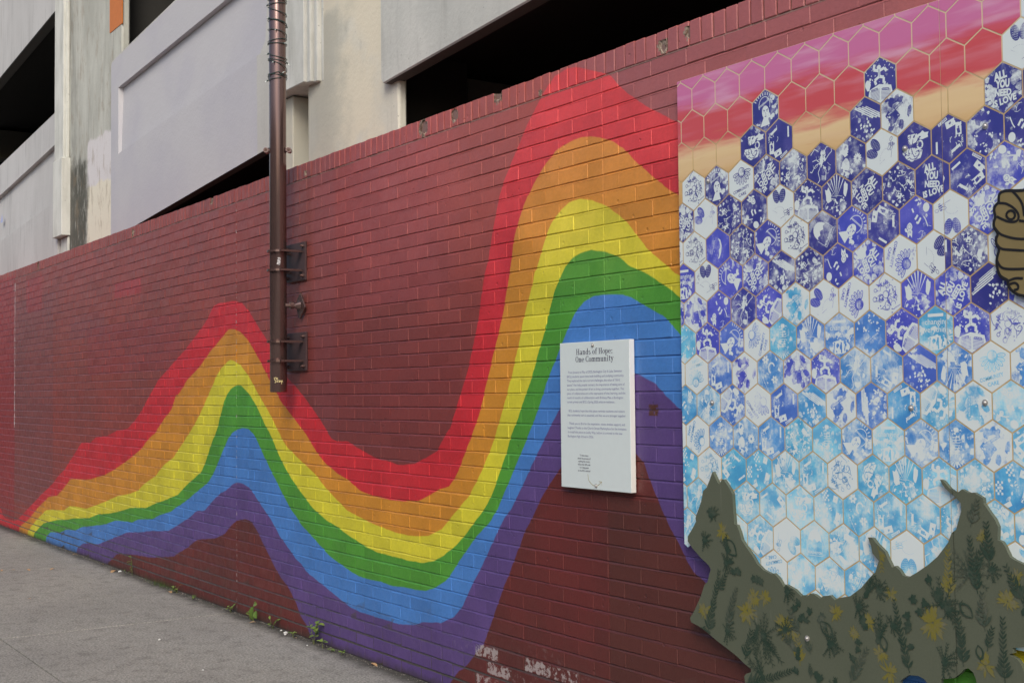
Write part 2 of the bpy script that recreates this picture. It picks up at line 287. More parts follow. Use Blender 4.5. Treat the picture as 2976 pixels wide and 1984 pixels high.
# ------------------------------------------------------------------ ground
M_side = None
t = NT('pavement_concrete')
n1 = t.noise(.8, 4); n2 = t.noise(9, 5, .65); n3 = t.noise(75, 5, .8)
c = t.mix(t.ramp(n1, .3, .7), (.285, .277, .258), (.240, .233, .220))
c = t.mix(t.ramp(n2, .45, .75), c, (.185, .179, .168))
c = t.mix(1, c, t.mix(t.ramp(n3, .3, .7), (.50, .49, .49), (1.5, 1.48, 1.46)), 'MULTIPLY')
x, y, z = t.xyz()
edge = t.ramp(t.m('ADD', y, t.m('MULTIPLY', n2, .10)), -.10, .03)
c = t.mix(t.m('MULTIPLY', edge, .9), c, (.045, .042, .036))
spk = t.ramp(t.noise(95, 2, .5, v=t.vm('ADD', t.pos, (4, 4, 4))), .72, .76)
c = t.mix(t.m('MULTIPLY', spk, .6), c, (.42, .41, .40))
bl = t.m('MULTIPLY', t.ramp(t.m('ABSOLUTE', t.m('ADD', x, 0.)), 0, 1, 0, 0), 1)
t.bump(t.m('ADD', n3, t.m('MULTIPLY', n2, .6)), .5, .004)
M_side = t.out(c, .9, .25)
t = NT('asphalt'); c = t.mix(t.noise(120, 4), (.035, .035, .036), (.075, .073, .07)); t.bump(t.noise(200, 3), .6, .005); M_asph = t.out(c, .9, .3)

mb = MB(); mb.poly([(-300, -300, -.13), (300, -300, -.13), (300, 300, -.13), (-300, 300, -.13)])
tag(mb.build('road', M_asph), kind='structure')
side = empty('sidewalk', (-6, -1.5, 0)); tag(side, kind='structure')
mb = MB(); mb.box(-40, 25, -4.4, .02, -.125, -.045); mb.build('pavement_bed', plain('joint_dirt', (.05, .045, .04), .95, .1), side)
mb = MB(); mb.box(-40, 25, -4.56, -4.405, -.128, .004); mb.build('kerb', plain('kerb_concrete', (.32, .31, .29), .85, .2), side, bevel=.01)
xs = [-40, -34, -28, -22, -16.8, -13.85, -10.9, -7.91, -4.95, -2.0, 1.0, 4.0, 10, 25]
ys = [-4.4, -2.93, -1.464, .012]
for i in range(len(xs)-1):
    for j in range(3):
        g = .0050
        yy0, yy1 = ys[j], ys[j+1]
        mb = MB(); mb.box(xs[i]+g, xs[i+1]-g, yy0+g, yy1-g, -.044, rnd.uniform(-.0015, .0015)); mb.build('pavement_slab', M_side, side, bevel=.004)

# ------------------------------------------------------------------ the brick wall
WTOP = 2.708; COURSE = .0677
wall = empty('brick_wall', (-8, 0, 0), 'long maroon brick wall painted with a waving six colour rainbow', 'wall')
M_wall_back = plain('wall_core', (.12, .07, .06), .9)

def brick_mesh(name, L, Hh, dep, seed, chip=None):
    """brick with ragged arrises, centred, front face at y=0, local x/z"""
    r = random.Random(seed); b = .0022
    a, h = L/2, Hh/2
    j = lambda k=.0007: r.uniform(-k, k)
    tx = r.uniform(-.0009, .0009); tz = r.uniform(-.0009, .0009)
    ring = [(-a, -h), (-a/3, -h), (a/3, -h), (a, -h), (a, h), (a/3, h), (-a/3, h), (-a, h)]
    outer = [(x+j(.0005), z+j(.0010)) for x, z in ring]
    V = []; F = []
    for (x, z) in outer:
        ix = x-b*(1 if x > 0 else -1)*(1 if abs(x) > a*.9 else 0) + j(.0003); iz = z-b*(1 if z > 0 else -1)+j(.0004)
        V.append((ix, tx*x/a+tz*z/h+j(.0003), iz))
    for (x, z) in outer: V.append((x, b+j(.0004), z))
    for (x, z) in outer: V.append((x, dep, z))
    F += [(0, 1, 6, 7), (1, 2, 5, 6), (2, 3, 4, 5)]
    for i in range(8):
        k = (i+1) % 8
        F.append((i, i+8, k+8, k)); F.append((i+8, i+16, k+16, k+8))
    me = bpy.data.meshes.new(name); me.from_pydata(V, [], F)
    bm = bmesh.new(); bm.from_mesh(me); bmesh.ops.recalc_face_normals(bm, faces=bm.faces)
    # recalc on open mesh may point inward: front must face -y
    bm.faces.ensure_lookup_table()
    if bm.faces[1].normal.y > 0: bmesh.ops.reverse_faces(bm, faces=bm.faces)
    bm.to_mesh(me); bm.free(); return me

GAP = .0042; BH = COURSE-.0080
V_full = [brick_mesh('brick', .2034-GAP, BH, .02, 10+i) for i in range(8)]
V_half = [brick_mesh('half_brick', .1017-GAP, BH, .02, 40+i) for i in range(5)]
for m_ in V_full+V_half: m_.materials.append(M_brick)

layout = []   # (x0, x1, row)
for row in range(40):
    # right of -3.972
    segs = []
    p = .2034
    x = -3.972; k = row % 2
    if k: segs.append((x, x+p/2)); x += p/2
    while x < 3: segs.append((x, x+p)); x += p
    # middle 19.5 units
    p = 3.928/19.5; x = -7.9
    if k == 0:
        for i in range(19): segs.append((x, x+p)); x += p
        segs.append((x, x+p/2))
    else:
        segs.append((x, x+p)); x += p; segs.append((x, x+p/2)); x += p/2
        for i in range(18): segs.append((x, x+p)); x += p
    p = 6.305/31; x = -7.9
    if k == 0:
        for i in range(31): segs.append((x-p, x)); x -= p
    else:
        segs.append((x-p, x)); x -= p; segs.append((x-p/2, x)); x -= p/2
        for i in range(29): segs.append((x-p, x)); x -= p
        segs.append((x-p/2, x))
    x = -14.205; p = .2034
    if k: segs.append((x-p/2, x)); x -= p/2
    while x > -19: segs.append((x-p, x)); x -= p
    for a_, b_ in segs: layout.append((a_, b_, row))

def proj(x, y, z):
    q = Vector((x, y+CAM_D, z-CAM_H)); d = q.dot(fw)
    if d < .1: return None
    return 1488+F_PX*q.dot(rt2)/d, 992-F_PX*q.dot(up2)/d, d
def seen(x0, x1, z0, z1):
    cx = (x0+x1)/2; cz = (z0+z1)/2
    p = proj(cx, 0, cz)
    if p is None or not (-10 < p[0] < 2986 and -10 < p[1] < 1994): return 0
    if cx > -3.44 and .75 < cz < 2.53: return 0
    if cx > -3.10 and cz < .8 and cx < -2.6: return 0
    if cx > -2.62 and cz > .56 and cz < 2.53: return 0
    if -4.2 < cx < -3.9 and 1.07 < cz < 1.6: return 0
    a = proj(x0, 0, cz); b = proj(x1, 0, cz); return abs(b[0]-a[0])*F_PX*(z1-z0)/p[2]
area = [(seen(a, b, r*COURSE, (r+1)*COURSE), i) for i, (a, b, r) in enumerate(layout)]
area.sort(reverse=True); top300 = {i for s_, i in area[:300] if s_ > 0}
SV, SF, ST = [], [], []
for i, (a, b, r) in enumerate(layout):
    L = b-a; full = L > .15; vs_ = V_full if full else V_half
    me = rnd.choice(vs_); sx = (L-GAP)/((.2034 if full else .1017)-GAP)
    cx = (a+b)/2; cz = r*COURSE+COURSE/2+rnd.uniform(-.0008, .0008)+.0012*math.sin(cx*2.1+r); cy = rnd.uniform(-.0009, .0009)
    flip = rnd.random() < .5
    if i in top300:
        o = link('brick', me, wall); o.location = (cx, cy, cz); o.scale = (sx, 1, 1)
        if flip: o.rotation_euler = (0, 0, 0)
    else:
        n = len(SV)
        SV += [(v.co.x*sx+cx, v.co.y+cy, v.co.z+cz) for v in me.vertices]
        SF += [tuple(n+k for k in pl.vertices) for pl in me.polygons]; ST += [rnd.random()]*len(me.polygons)
me = bpy.data.meshes.new('brickwork'); me.from_pydata(SV, [], SF)
at = me.attributes.new('tone', 'FLOAT', 'FACE'); at.data.foreach_set('value', ST)
o = link('brickwork', me, wall, [M_brick]); o['kind'] = 'stuff'

# mortar: bed backing and shallower head joints, one strip per course
mb = MB(); mb.box(-19, 3, .0070, .29, -.12, WTOP+.004)
for r in range(40):
    mb.box(-19, 3, .0016, .02, r*COURSE+.0052, (r+1)*COURSE-.0052)
for r in range(0, 41):   # bed joints struck to a weathered slope, flush below and deep under the brick above
    z0, z1 = r*COURSE-.0048, r*COURSE+.0046; n = 110
    off = [(.0006*math.sin(k*1.9+r*3)+rnd.uniform(-.0006, .0006)) for k in range(n+1)]
    for k in range(n):
        a_, b_ = -19+22*k/n, -19+22*(k+1)/n
        mb.poly([(a_, .0004, z0+off[k]), (b_, .0004, z0+off[k+1]), (b_, .0050, z1), (a_, .0050, z1)])
o = mb.build('mortar', M_mortar, wall, fix=False); 
# coping of rowlock bricks
def coping_mesh(seed, chip=None):
    r = random.Random(seed)
    bm = bmesh.new()
    bmesh.ops.create_cube(bm, size=1)
    bmesh.ops.scale(bm, vec=(.0568, .30, .092), verts=bm.verts)
    bmesh.ops.translate(bm, vec=(0, .15, .046), verts=bm.verts)
    bmesh.ops.bevel(bm, geom=bm.edges[:], offset=.003, segments=1, affect='EDGES')
    for v in bm.verts: v.co += Vector((r.uniform(-.0009, .0009), r.uniform(-.0009, .0009), r.uniform(-.0012, .0012)))
    me = bpy.data.meshes.new('coping_brick')
    if chip is not None:
        cxp, czp, rad = chip
        es = [e for e in bm.edges if (e.verts[0].co-e.verts[1].co).length > .04]
        # refine the front end then knock a bite out of it
        bmesh.ops.bisect_plane(bm, geom=bm.verts[:]+bm.edges[:]+bm.faces[:], plane_co=(0, .04, 0), plane_no=(0, 1, 0))
        fr = [f for f in bm.faces if f.calc_center_median().y < .041]
        ed = list({e for f in fr for e in f.edges if e.calc_length() > .02})
        bmesh.ops.subdivide_edges(bm, edges=ed, cuts=5, use_grid_fill=True)
        cc = Vector((cxp, -.004, czp))
        for v in bm.verts:
            d = v.co-cc; l = d.length
            if l < rad: v.co = cc + d.normalized()*rad*(1+r.uniform(-.3, .25)); v.co.y = max(v.co.y, 0); v.co.x = max(-.028, min(.028, v.co.x)); v.co.z = max(0, min(.092, v.co.z))
        for f in bm.faces:
            if (f.calc_center_median()-cc).length < rad*1.12: f.material_index = 1
    bmesh.ops.triangulate(bm, faces=[f for f in bm.faces if len(f.verts) > 4])
    bm.to_mesh(me); bm.free(); me.materials.append(M_brick); me.materials.append(M_raw); return me
cop = [coping_mesh(70+i) for i in range(6)]
chips = {-5.43: coping_mesh(90, (.02, .05, .040)), -5.37: coping_mesh(91, (-.035, .05, .034)), -5.12: coping_mesh(92, (0, .055, .030)), -4.74: coping_mesh(93, (.005, .095, .05)),
         -3.59: coping_mesh(94, (.01, .035, .028)), -3.49: coping_mesh(95, (.03, .05, .024)), -4.42: coping_mesh(96, (.02, .02, .014)), -6.85: coping_mesh(97, (.02, .03, .017)), -8.35: coping_mesh(98, (-.01, .09, .045)), -13.2: coping_mesh(99, (0, .05, .04)), -10.1: coping_mesh(89, (0, .04, .03))}
cw = .0632; SV, SF, ST = [], [], []
nx = int(round(22/cw)); xs_c = [3-cw*(i+.5) for i in range(nx)]
chip_at = {min(range(nx), key=lambda i: abs(xs_c[i]-k)): v for k, v in chips.items()}
for i, cx in enumerate(xs_c):
    me = chip_at.get(i) or rnd.choice(cop)
    dz = rnd.uniform(-.0015, .0015)
    if -15.2 < cx < -2.2:
        o = link('coping_brick', me, wall); o.location = (cx, rnd.uniform(-.0015, .001), WTOP+.002+dz); o.rotation_euler = (0, 0, 0)
        o.rotation_euler[1] = rnd.uniform(-.012, .012)
    else:
        n = len(SV); SV += [(v.co.x+cx, v.co.y, v.co.z+WTOP+.002) for v in me.vertices]
        SF += [tuple(n+k for k in pl.vertices) for pl in me.polygons]; ST += [rnd.random()]*len(me.polygons)
me = bpy.data.meshes.new('coping_run'); me.from_pydata(SV, [], SF)
at = me.attributes.new('tone', 'FLOAT', 'FACE'); at.data.foreach_set('value', ST)
o = link('coping_run', me, wall, [M_brick]); o['kind'] = 'stuff'
mb = MB(); mb.box(-19, 3, .007, .29, WTOP+.005, WTOP+.083); mb.build('coping_mortar', M_mortar, wall)

# sealant in the movement joints
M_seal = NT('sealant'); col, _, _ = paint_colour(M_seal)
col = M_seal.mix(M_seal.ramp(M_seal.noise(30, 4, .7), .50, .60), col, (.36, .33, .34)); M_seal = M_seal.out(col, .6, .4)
t = NT('white_sealant'); M_wseal = t.out(t.mix(t.ramp(t.noise(22, 4), .4, .6), (.52, .47, .47), (.36, .20, .20)), .6, .4)
for xj, mt, z0, z1 in ((-7.9, M_seal, .03, WTOP), (-14.205, M_wseal, 1.1, 2.66)):
    mb = MB(); n = 30
    wdt = .0035 if xj > -14 else .011
    for i in range(n):
        a_ = z0+(z1-z0)*i/n; b_ = z0+(z1-z0)*(i+1)/n
        dx = .0012*math.sin(i*1.7); dx2 = .0012*math.sin((i+1)*1.7)
        mb.poly([(xj-wdt+dx, -.0006, a_), (xj+wdt+dx, -.0006, a_), (xj+wdt+dx2, -.0006, b_), (xj-wdt+dx2, -.0006, b_)])
        mb.poly([(xj-wdt+dx, -.0006, a_), (xj-wdt+dx2, -.0006, b_), (xj-wdt+dx2, .006, b_), (xj-wdt+dx, .006, a_)])
        mb.poly([(xj+wdt+dx, -.0006, a_), (xj+wdt+dx2, -.0006, b_), (xj+wdt+dx2, .006, b_), (xj+wdt+dx, .006, a_)])
    mb.build('sealant_strip', mt, wall, fix=False)

# ------------------------------------------------------------------ parking garage behind
garage = empty('parking_garage', (-9, 1, 0), 'sloping concrete parking garage with dark openings behind the brick wall', 'building')
def lilac(t, col):
    x, y, z = t.xyz()
    e = t.m('ADD', x, t.m('MULTIPLY', t.m('SUBTRACT', t.noise(7, 4), .5), .05))
    e = t.m('ADD', e, t.ramp(z, 3.98, 3.90, .0, .09))
    f = t.ramp(e, -8.35, -8.37)
    tz = t.m('SUBTRACT', z, t.m('MULTIPLY', t.m('ADD', x, 12), .065))
    f2 = t.ramp(t.m('ADD', tz, t.m('MULTIPLY', t.noise(9, 4), .05)), 4.645, 4.635)
    f = t.m('MULTIPLY', f, f2)
    p = t.mix(t.ramp(t.noise(1.3, 3), .35, .65), (.50, .49, .53), (.54, .53, .55))
    return t.mix(f, col, p)
M_spB = concrete('lilac_painted_concrete', (.50, .49, .46), (.58, .57, .54), extra=lilac)
M_spA = concrete('grey_concrete', (.50, .49, .48), (.59, .58, .57))
M_spC = concrete('pale_grey_concrete', (.50, .51, .48), (.62, .62, .58), scale=2)
M_under = plain('shaded_soffit', (.12, .125, .115), .9, .2)  # underside shade painted in, darker than the beams' own concrete
def pier1(t, col):
    x, y, z = t.xyz()
    nz = t.m('MULTIPLY', t.m('SUBTRACT', t.noise(4, 5, .65), .5), .55)
    a = t.m('MULTIPLY', t.ramp(t.m('ADD', x, nz), -12.85, -13.1), t.ramp(t.m('ADD', z, nz), 4.0, 3.8))
    wp = t.m('MULTIPLY', t.ramp(x, -12.98, -12.93), t.ramp(t.m('ADD', z, t.m('MULTIPLY', nz, .4)), 4.02, 3.98))
    col = t.mix(wp, col, t.mix(t.ramp(t.m('ADD', z, t.m('MULTIPLY', nz, .3)), 3.56, 3.52), (.70, .67, .67), (.78, .73, .60)))
    m_ = t.ramp(t.noise(5, 7, .72, v=t.vm('MULTIPLY', t.pos, (2.5, 1, .8))), .28, .50)
    col = t.mix(t.m('MULTIPLY', t.m('MULTIPLY', a, m_), .95), col, (.085, .083, .066))
    col = t.mix(t.m('MULTIPLY', t.ramp(t.noise(11, 6, .7, v=t.vm('MULTIPLY', t.pos, (1, 1, .4))), .52, .66), .4), col, (.30, .22, .14))
    e = t.m('MULTIPLY', t.ramp(t.m('ADD', x, t.m('MULTIPLY', nz, .8)), -13.2, -13.75), t.ramp(t.noise(9, 5, .7, v=t.vm('MULTIPLY', t.pos, (1, 1, .2))), .3, .6))
    return t.mix(t.m('MULTIPLY', e, .7), col, (.15, .145, .13))
M_p1 = concrete('weathered_concrete', (.44, .44, .39), (.58, .58, .52), scale=3, extra=pier1)
def pier2(t, col):
    x, y, z = t.xyz()
    nz = t.noise(5, 5, .6)
    col = t.mix(t.ramp(t.noise(1.7, 4), .4, .6), col, (.76, .70, .56))
    g = t.m('MULTIPLY', t.ramp(t.m('ADD', z, t.m('MULTIPLY', nz, .2)), 4.05, 3.98), t.ramp(t.m('ADD', z, nz), 2.6, 3.9))
    g = t.m('MULTIPLY', g, t.ramp(t.m('ADD', x, t.m('MULTIPLY', nz, .8)), -6.6, -7.0))
    return t.mix(t.m('MULTIPLY', g, .7), col, (.48, .47, .40))
M_p2 = concrete('cream_concrete', (.66, .64, .55), (.74, .72, .63), scale=2.5, extra=pier2)
M_pil = concrete('board_marked_concrete', (.58, .58, .53), (.72, .72, .67), scale=5)
M_dark = plain('shaded_concrete', (.055, .053, .050), .95, .1)  # darkness of the openings painted into the inner concrete
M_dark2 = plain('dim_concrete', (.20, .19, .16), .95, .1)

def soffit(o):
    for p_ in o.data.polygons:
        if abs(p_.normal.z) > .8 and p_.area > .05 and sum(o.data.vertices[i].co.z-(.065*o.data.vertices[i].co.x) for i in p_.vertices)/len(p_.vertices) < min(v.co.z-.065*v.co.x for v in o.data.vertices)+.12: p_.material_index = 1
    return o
def spandrel(name, x0, x1, zb, st, height_top, y0, y1, mat, slope_b, chamfer=.0, inset=None):
    """sloping beam; zb(x)=bottom z, top z=height_top(x)"""
    mb = MB()
    if inset is None:
        mb.prism_y([(x0, zb(x0)+chamfer), (x0+chamfer, zb(x0+chamfer)), (x1, zb(x1)), (x1, height_top(x1)), (x0+chamfer, height_top(x0+chamfer)), (x0, height_top(x0)-chamfer)], y0, y1)
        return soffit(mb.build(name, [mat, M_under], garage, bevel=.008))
    ix0, ix1, it, ib, dp, fl = inset
    # frame pieces around an inset that is deep at its top and flush at its foot (fl=1) or fully deep (fl=0)
    A = lambda x, f, y=y0: (x, y, f(x))
    T, Bt = height_top, zb
    mb.poly([A(x0, lambda x: T(x)-chamfer), A(x0+chamfer, T), A(x1, T), A(x1, it), A(ix0, it)] )
    mb.poly([A(x0, lambda x: T(x)-chamfer), A(ix0, it), A(ix0, ib), A(x0, Bt)])
    mb.poly([A(ix0, ib), A(ix1, ib), A(x1, ib), A(x1, Bt), A(x0, Bt)])
    if ix1 < x1: mb.poly([A(ix1, it), A(x1, it), A(x1, ib), A(ix1, ib)])
    yb = y0+dp*.6 if fl else y0+dp
    mb.poly([(ix0+dp*.3, y0+dp, it(ix0+dp*.3)), (ix1, y0+dp, it(ix1)), (ix1, yb, ib(ix1)), (ix0+dp*.3, yb, ib(ix0+dp*.3))])
    if not fl or yb > y0: mb.poly([A(ix0, ib), A(ix1, ib), (ix1, yb, ib(ix1)), (ix0+dp*.3, yb, ib(ix0+dp*.3))])
    mb.poly([A(ix0, it), A(ix1, it), (ix1, y0+dp, it(ix1)), (ix0+dp*.3, y0+dp, it(ix0+dp*.3))])
    mb.poly([A(ix0, it), A(ix0, ib), (ix0+dp*.3, yb, ib(ix0+dp*.3)), (ix0+dp*.3, y0+dp, it(ix0+dp*.3))])
    # top, underside, ends, back
    mb.poly([A(x0+chamfer, T), A(x1, T), (x1, y1, T(x1)), (x0+chamfer, y1, T(x0+chamfer))])
    mb.poly([A(x0, lambda x: T(x)-chamfer), A(x0+chamfer, T), (x0+chamfer, y1, T(x0+chamfer)), (x0, y1, T(x0)-chamfer)])
    mb.poly([A(x0, Bt), A(x1, Bt), (x1, y1, Bt(x1)), (x0, y1, Bt(x0))])
    mb.poly([A(x0, Bt), A(x0, lambda x: T(x)-chamfer), (x0, y1, T(x0)-chamfer), (x0, y1, Bt(x0))])
    mb.poly([A(x1, Bt), A(x1, T), (x1, y1, T(x1)), (x1, y1, Bt(x1))])
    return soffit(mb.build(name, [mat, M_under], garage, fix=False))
bB = lambda x: 2.97+.0673*(x+11.211); tB = lambda x: 4.631+.065*(x+11.974)
spandrel('spandrel_beam', -12.005, -8.12, bB, 0, tB, .38, .45, M_spB, 0, .04, (-11.775, -8.12, lambda x: 4.335+.04*(x+11.775), lambda x: 3.716+.050*(x+11.58), .045, 1))
bA = lambda x: 2.55+.06*(x+14.06); tA = lambda x: 4.536+.06*(x+14.06)
spandrel('spandrel_beam', -22, -13.95, bA, 0, tA, .38, .46, M_spA, 0, .0, (-21.9, -13.95, lambda x: 4.185+.072*(x+14.06), lambda x: 3.553+.06*(x+14.137), .05, 1))
spandrel('spandrel_beam', -22, -13.95, lambda x: 5.66+.058*(x+14.1), 0, lambda x: 7.2+.06*(x+14), .38, .50, M_spA, 0, 0)
spandrel('spandrel_beam', -6.572, 3.0, lambda x: 3.268+.063*(x+6.535), 0, lambda x: 4.95+.063*(x+6.535), .38, .48, M_spC, 0, .03)
spandrel('spandrel_beam', -12.005, -8.12, lambda x: 6.3+.065*(x+12), 0, lambda x: 7.9+.065*(x+12), .38, .60, M_spB, 0, .03)
# piers
mb = MB(); mb.box(-13.9, -11.80, .42, .50, -.1, 9); mb.build('pier', M_p1, garage, bevel=.015)
mb = MB(); mb.box(-12.178, -11.784, .415, .425, 4.955, 9); mb.build('orange_paint_panel', plain('orange_paint', (.62, .19, .04), .6, .4), garage)
mb = MB(); mb.box(-7.70, -6.445, .43, .49, -.1, 9); mb.build('pier', M_p2, garage, bevel=.012)
# pilaster at the first pier
mb = MB(); mb.box(-14.02, -13.66, .36, .6, 3.97, 9); mb.box(-13.96, -13.60, .33, .6, 3.135, 3.965); mb.box(-13.9, -13.62, .40, .6, -.1, 3.13)
mb.box(-13.658, -13.63, .385, .42, 3.97, 9)
mb.build('pilaster', M_pil, garage, bevel=.006)
# pilaster at the second pier: stepped mouldings on a block that stops short, slim strip below
mb = MB(); mb.box(-8.09, -7.60, .355, .8, 3.50, 9); mb.box(-7.598, -7.545, .375, .8, 3.495, 9); mb.box(-7.543, -7.49, .40, .8, 3.49, 9); mb.box(-7.488, -7.45, .428, .8, 3.487, 9)
mb.build('pilaster', M_pil, garage, bevel=.005)
mb = MB(); mb.box(-8.12, -7.965, .44, .9, -.1, 3.49); mb.build('pilaster_strip', M_p2, garage, bevel=.006)
mb = MB(); mb.box(-7.96, -7.705, .62, .9, -.1, 3.49); mb.build('recess_panel', M_p2, garage)
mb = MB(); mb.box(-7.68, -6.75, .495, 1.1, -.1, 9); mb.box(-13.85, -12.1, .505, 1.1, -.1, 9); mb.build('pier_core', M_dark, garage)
# dark decks, soffits and far walls inside
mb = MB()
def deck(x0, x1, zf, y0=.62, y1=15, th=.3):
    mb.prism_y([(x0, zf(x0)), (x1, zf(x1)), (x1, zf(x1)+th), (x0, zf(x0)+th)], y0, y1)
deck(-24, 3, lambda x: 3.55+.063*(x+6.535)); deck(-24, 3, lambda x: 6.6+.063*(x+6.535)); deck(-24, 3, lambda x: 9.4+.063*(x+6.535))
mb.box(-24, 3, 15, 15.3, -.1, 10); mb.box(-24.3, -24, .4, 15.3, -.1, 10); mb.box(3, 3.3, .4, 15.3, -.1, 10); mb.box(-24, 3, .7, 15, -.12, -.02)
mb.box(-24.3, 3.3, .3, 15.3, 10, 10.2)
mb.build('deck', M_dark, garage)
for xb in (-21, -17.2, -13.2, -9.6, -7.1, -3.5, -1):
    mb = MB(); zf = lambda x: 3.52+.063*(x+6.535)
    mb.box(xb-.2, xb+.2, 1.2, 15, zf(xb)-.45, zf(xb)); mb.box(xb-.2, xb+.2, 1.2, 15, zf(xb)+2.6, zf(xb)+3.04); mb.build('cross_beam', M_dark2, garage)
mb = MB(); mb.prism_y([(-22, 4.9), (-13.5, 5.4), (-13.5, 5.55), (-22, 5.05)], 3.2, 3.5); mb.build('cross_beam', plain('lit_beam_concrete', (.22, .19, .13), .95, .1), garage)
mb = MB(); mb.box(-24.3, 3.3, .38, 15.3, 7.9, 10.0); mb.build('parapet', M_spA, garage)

# small blue-white sticker on the far spandrel
mb = MB(); mb.poly([(-16.72, .378, 3.63), (-16.58, .378, 3.63), (-16.63, .378, 3.74)])
mb.build('triangle_sticker', plain('sticker', (.45, .5, .75)), garage, fix=False)

# ------------------------------------------------------------------ low unseen shop across the street, added to shape reflections on wall and pole
shop = empty('unseen_shop', (-20, -11, 0), 'unseen low brown brick shop row added across the street from the painted wall', 'building')
M_shop = plain('brown_brick', (.20, .13, .10), .9, .2, var=.25, scale=2); M_glass = plain('dark_glass', (.03, .035, .04), .12, .6); M_trim = plain('stone_trim', (.40, .37, .33), .85)
mb = MB(); mb.box(-48, 4.5, -20, -10.6, -.13, 5.0); mb.build('wall', M_shop, shop)
mb = MB(); mb.box(-48.1, 4.6, -10.59, -10.45, 4.7, 5.15); mb.build('cornice', M_trim, shop)
for k in range(13):
    x0 = -46.5+k*3.9
    mb = MB(); mb.box(x0, x0+2.6, -10.59, -10.54, .6, 2.6); w_ = mb.build('window', M_trim, shop)
    mb = MB(); mb.box(x0+.1, x0+2.5, -10.535, -10.53, .7, 2.5); mb.build('pane', M_glass, w_)
mb = MB(); mb.box(-48, 25, -10.5, -8.3, -.125, .0); tag(mb.build('far_pavement', M_side), kind='structure')

# ------------------------------------------------------------------ pole
M_pole = NT('brown_enamel'); t = M_pole
c = t.mix(t.noise(4, 4), (.150, .094, .088), (.19, .122, .112))
sp = t.ramp(t.noise(120, 2), .74, .78); c = t.mix(t.m('MULTIPLY', sp, .5), c, (.3, .26, .22)); t.bump(t.noise(90, 4), .15, .001)
M_pole = t.out(c, .21, .9, .68)
M_brk = plain('bracket_enamel', (.066, .038, .040), .5, .3)
PX, PY, PR = -6.912, -.132, .0497
pole = empty('banner_pole', (PX, PY, 1.44), 'dark brown metal pole clamped upright to the wall, ending above the pavement', 'pole')
def ring(mb, x, y, z0, z1, r0, r1, seg=40):
    n = len(mb.v)
    for r, z in ((r0, z0), (r1, z0), (r1, z1), (r0, z1)):
        for j in range(seg): a = 2*math.pi*j/seg; mb.v.append((x+r*math.cos(a), y+r*math.sin(a), z))
    for k in range(4):
        k2 = (k+1) % 4
        for j in range(seg):
            j2 = (j+1) % seg; mb.f.append((n+k*seg+j, n+k*seg+j2, n+k2*seg+j2, n+k2*seg+j)); mb.m.append(0)
mb = MB(); mb.tube([(PX, PY, 1.442), (PX, PY, 1.446), (PX, PY, 7)], [PR-.003, PR, PR], 48)
sh = mb.build('shaft', M_pole, pole, smooth=False)
for p_ in sh.data.polygons: p_.use_smooth = abs(p_.normal.z) < .5
mb = MB(); mb.tube([(PX-.058, PY-.012, 1.60), (PX-.058, PY-.012, 6.9)], .0055, 8); mb.build('conduit', M_pole, pole, smooth=True)
for zc in (1.90, 2.045, 2.36): 
    mb = MB(); mb.box(PX-.066, PX-.048, PY-.022, PY-.002, zc-.006, zc+.006); mb.build('conduit_clip', M_pole, pole)
mb = MB()
for k in range(9):
    a0 = math.radians(-168+k*4); a1 = math.radians(-168+(k+1)*4); r_ = PR+.0018
    mb.poly([(PX+r_*math.cos(a0), PY+r_*math.sin(a0), 1.885), (PX+r_*math.cos(a1), PY+r_*math.sin(a1), 1.885), (PX+r_*math.cos(a1), PY+r_*math.sin(a1), 2.05), (PX+r_*math.cos(a0), PY+r_*math.sin(a0), 2.05)])
mb.build('access_cover', M_pole, pole, fix=False)
M_bolt = NT('steel'); t = M_bolt; M_bolt = t.out(t.mix(t.noise(300, 3), (.42, .41, .40), (.62, .60, .58)), .38, .5, .6)
for zc, bx in ((2.218, -6.927), (1.682, -6.92)):
    br = MB(); br.box(bx-.135, bx+.135, -.014, -.002, zc-.114, zc+.114)
    plate = br.build('bracket_plate', M_brk, pole, bevel=.002)
    for dx in (-.112, .112):
        for dz in (-.088, .088):
            mb = MB(); mb.tube([(bx+dx, -.013, zc+dz), (bx+dx, -.026, zc+dz)], .012, 6); mb.tube([(bx+dx, -.026, zc+dz), (bx+dx, -.038, zc+dz)], .006, 8); mb.build('bolt', M_pole, plate)
    for dz in (-.0565, .0565):
        mb = MB(); ring(mb, PX, PY, zc+dz-.006, zc+dz+.006, PR+.0015, PR+.017)
        mb.box(bx-.10, bx-.066, PY+.0, -.014, zc+dz-.006, zc+dz+.006)
        mb.box(bx+.066, bx+.10, PY+.0, -.014, zc+dz-.006, zc+dz+.006)
        mb.box(PX-.082, PX-.064, PY-.02, PY+.02, zc+dz-.006, zc+dz+.006); mb.box(PX+.064, PX+.082, PY-.02, PY+.02, zc+dz-.006, zc+dz+.006)
        cr = mb.build('clamp_ring', M_pole, pole)
# round lugs higher up
for s_ in (-1, 1):
    mb = MB(); d = Vector((.56*s_*-1, -.83*s_*-1, 0)) if 0 else Vector((math.cos(YAW), math.sin(YAW), 0))*s_
    c0 = Vector((PX, PY, 2.878)) + d*(PR-.004)
    a_ = d; mb.tube([c0, c0+a_*.014], .012, 14)
    side_ax = Vector((d.y, -d.x, 0))
    mb.tube([c0+a_*.022-Vector((-fw.x, -fw.y, 0))*-.0-Vector((fw.x, fw.y, 0))*.022, c0+a_*.022+Vector((fw.x, fw.y, 0))*.022], .0155, 18)
    lg = mb.build('lug', M_pole, pole)
    mb = MB(); q = c0+a_*.022-Vector((fw.x, fw.y, 0))*.0225; mb.tube([q, q+Vector((fw.x, fw.y, 0))*.0015], .009, 14); mb.build('lug_hole', plain('rust', (.09, .05, .035), .8), lg)
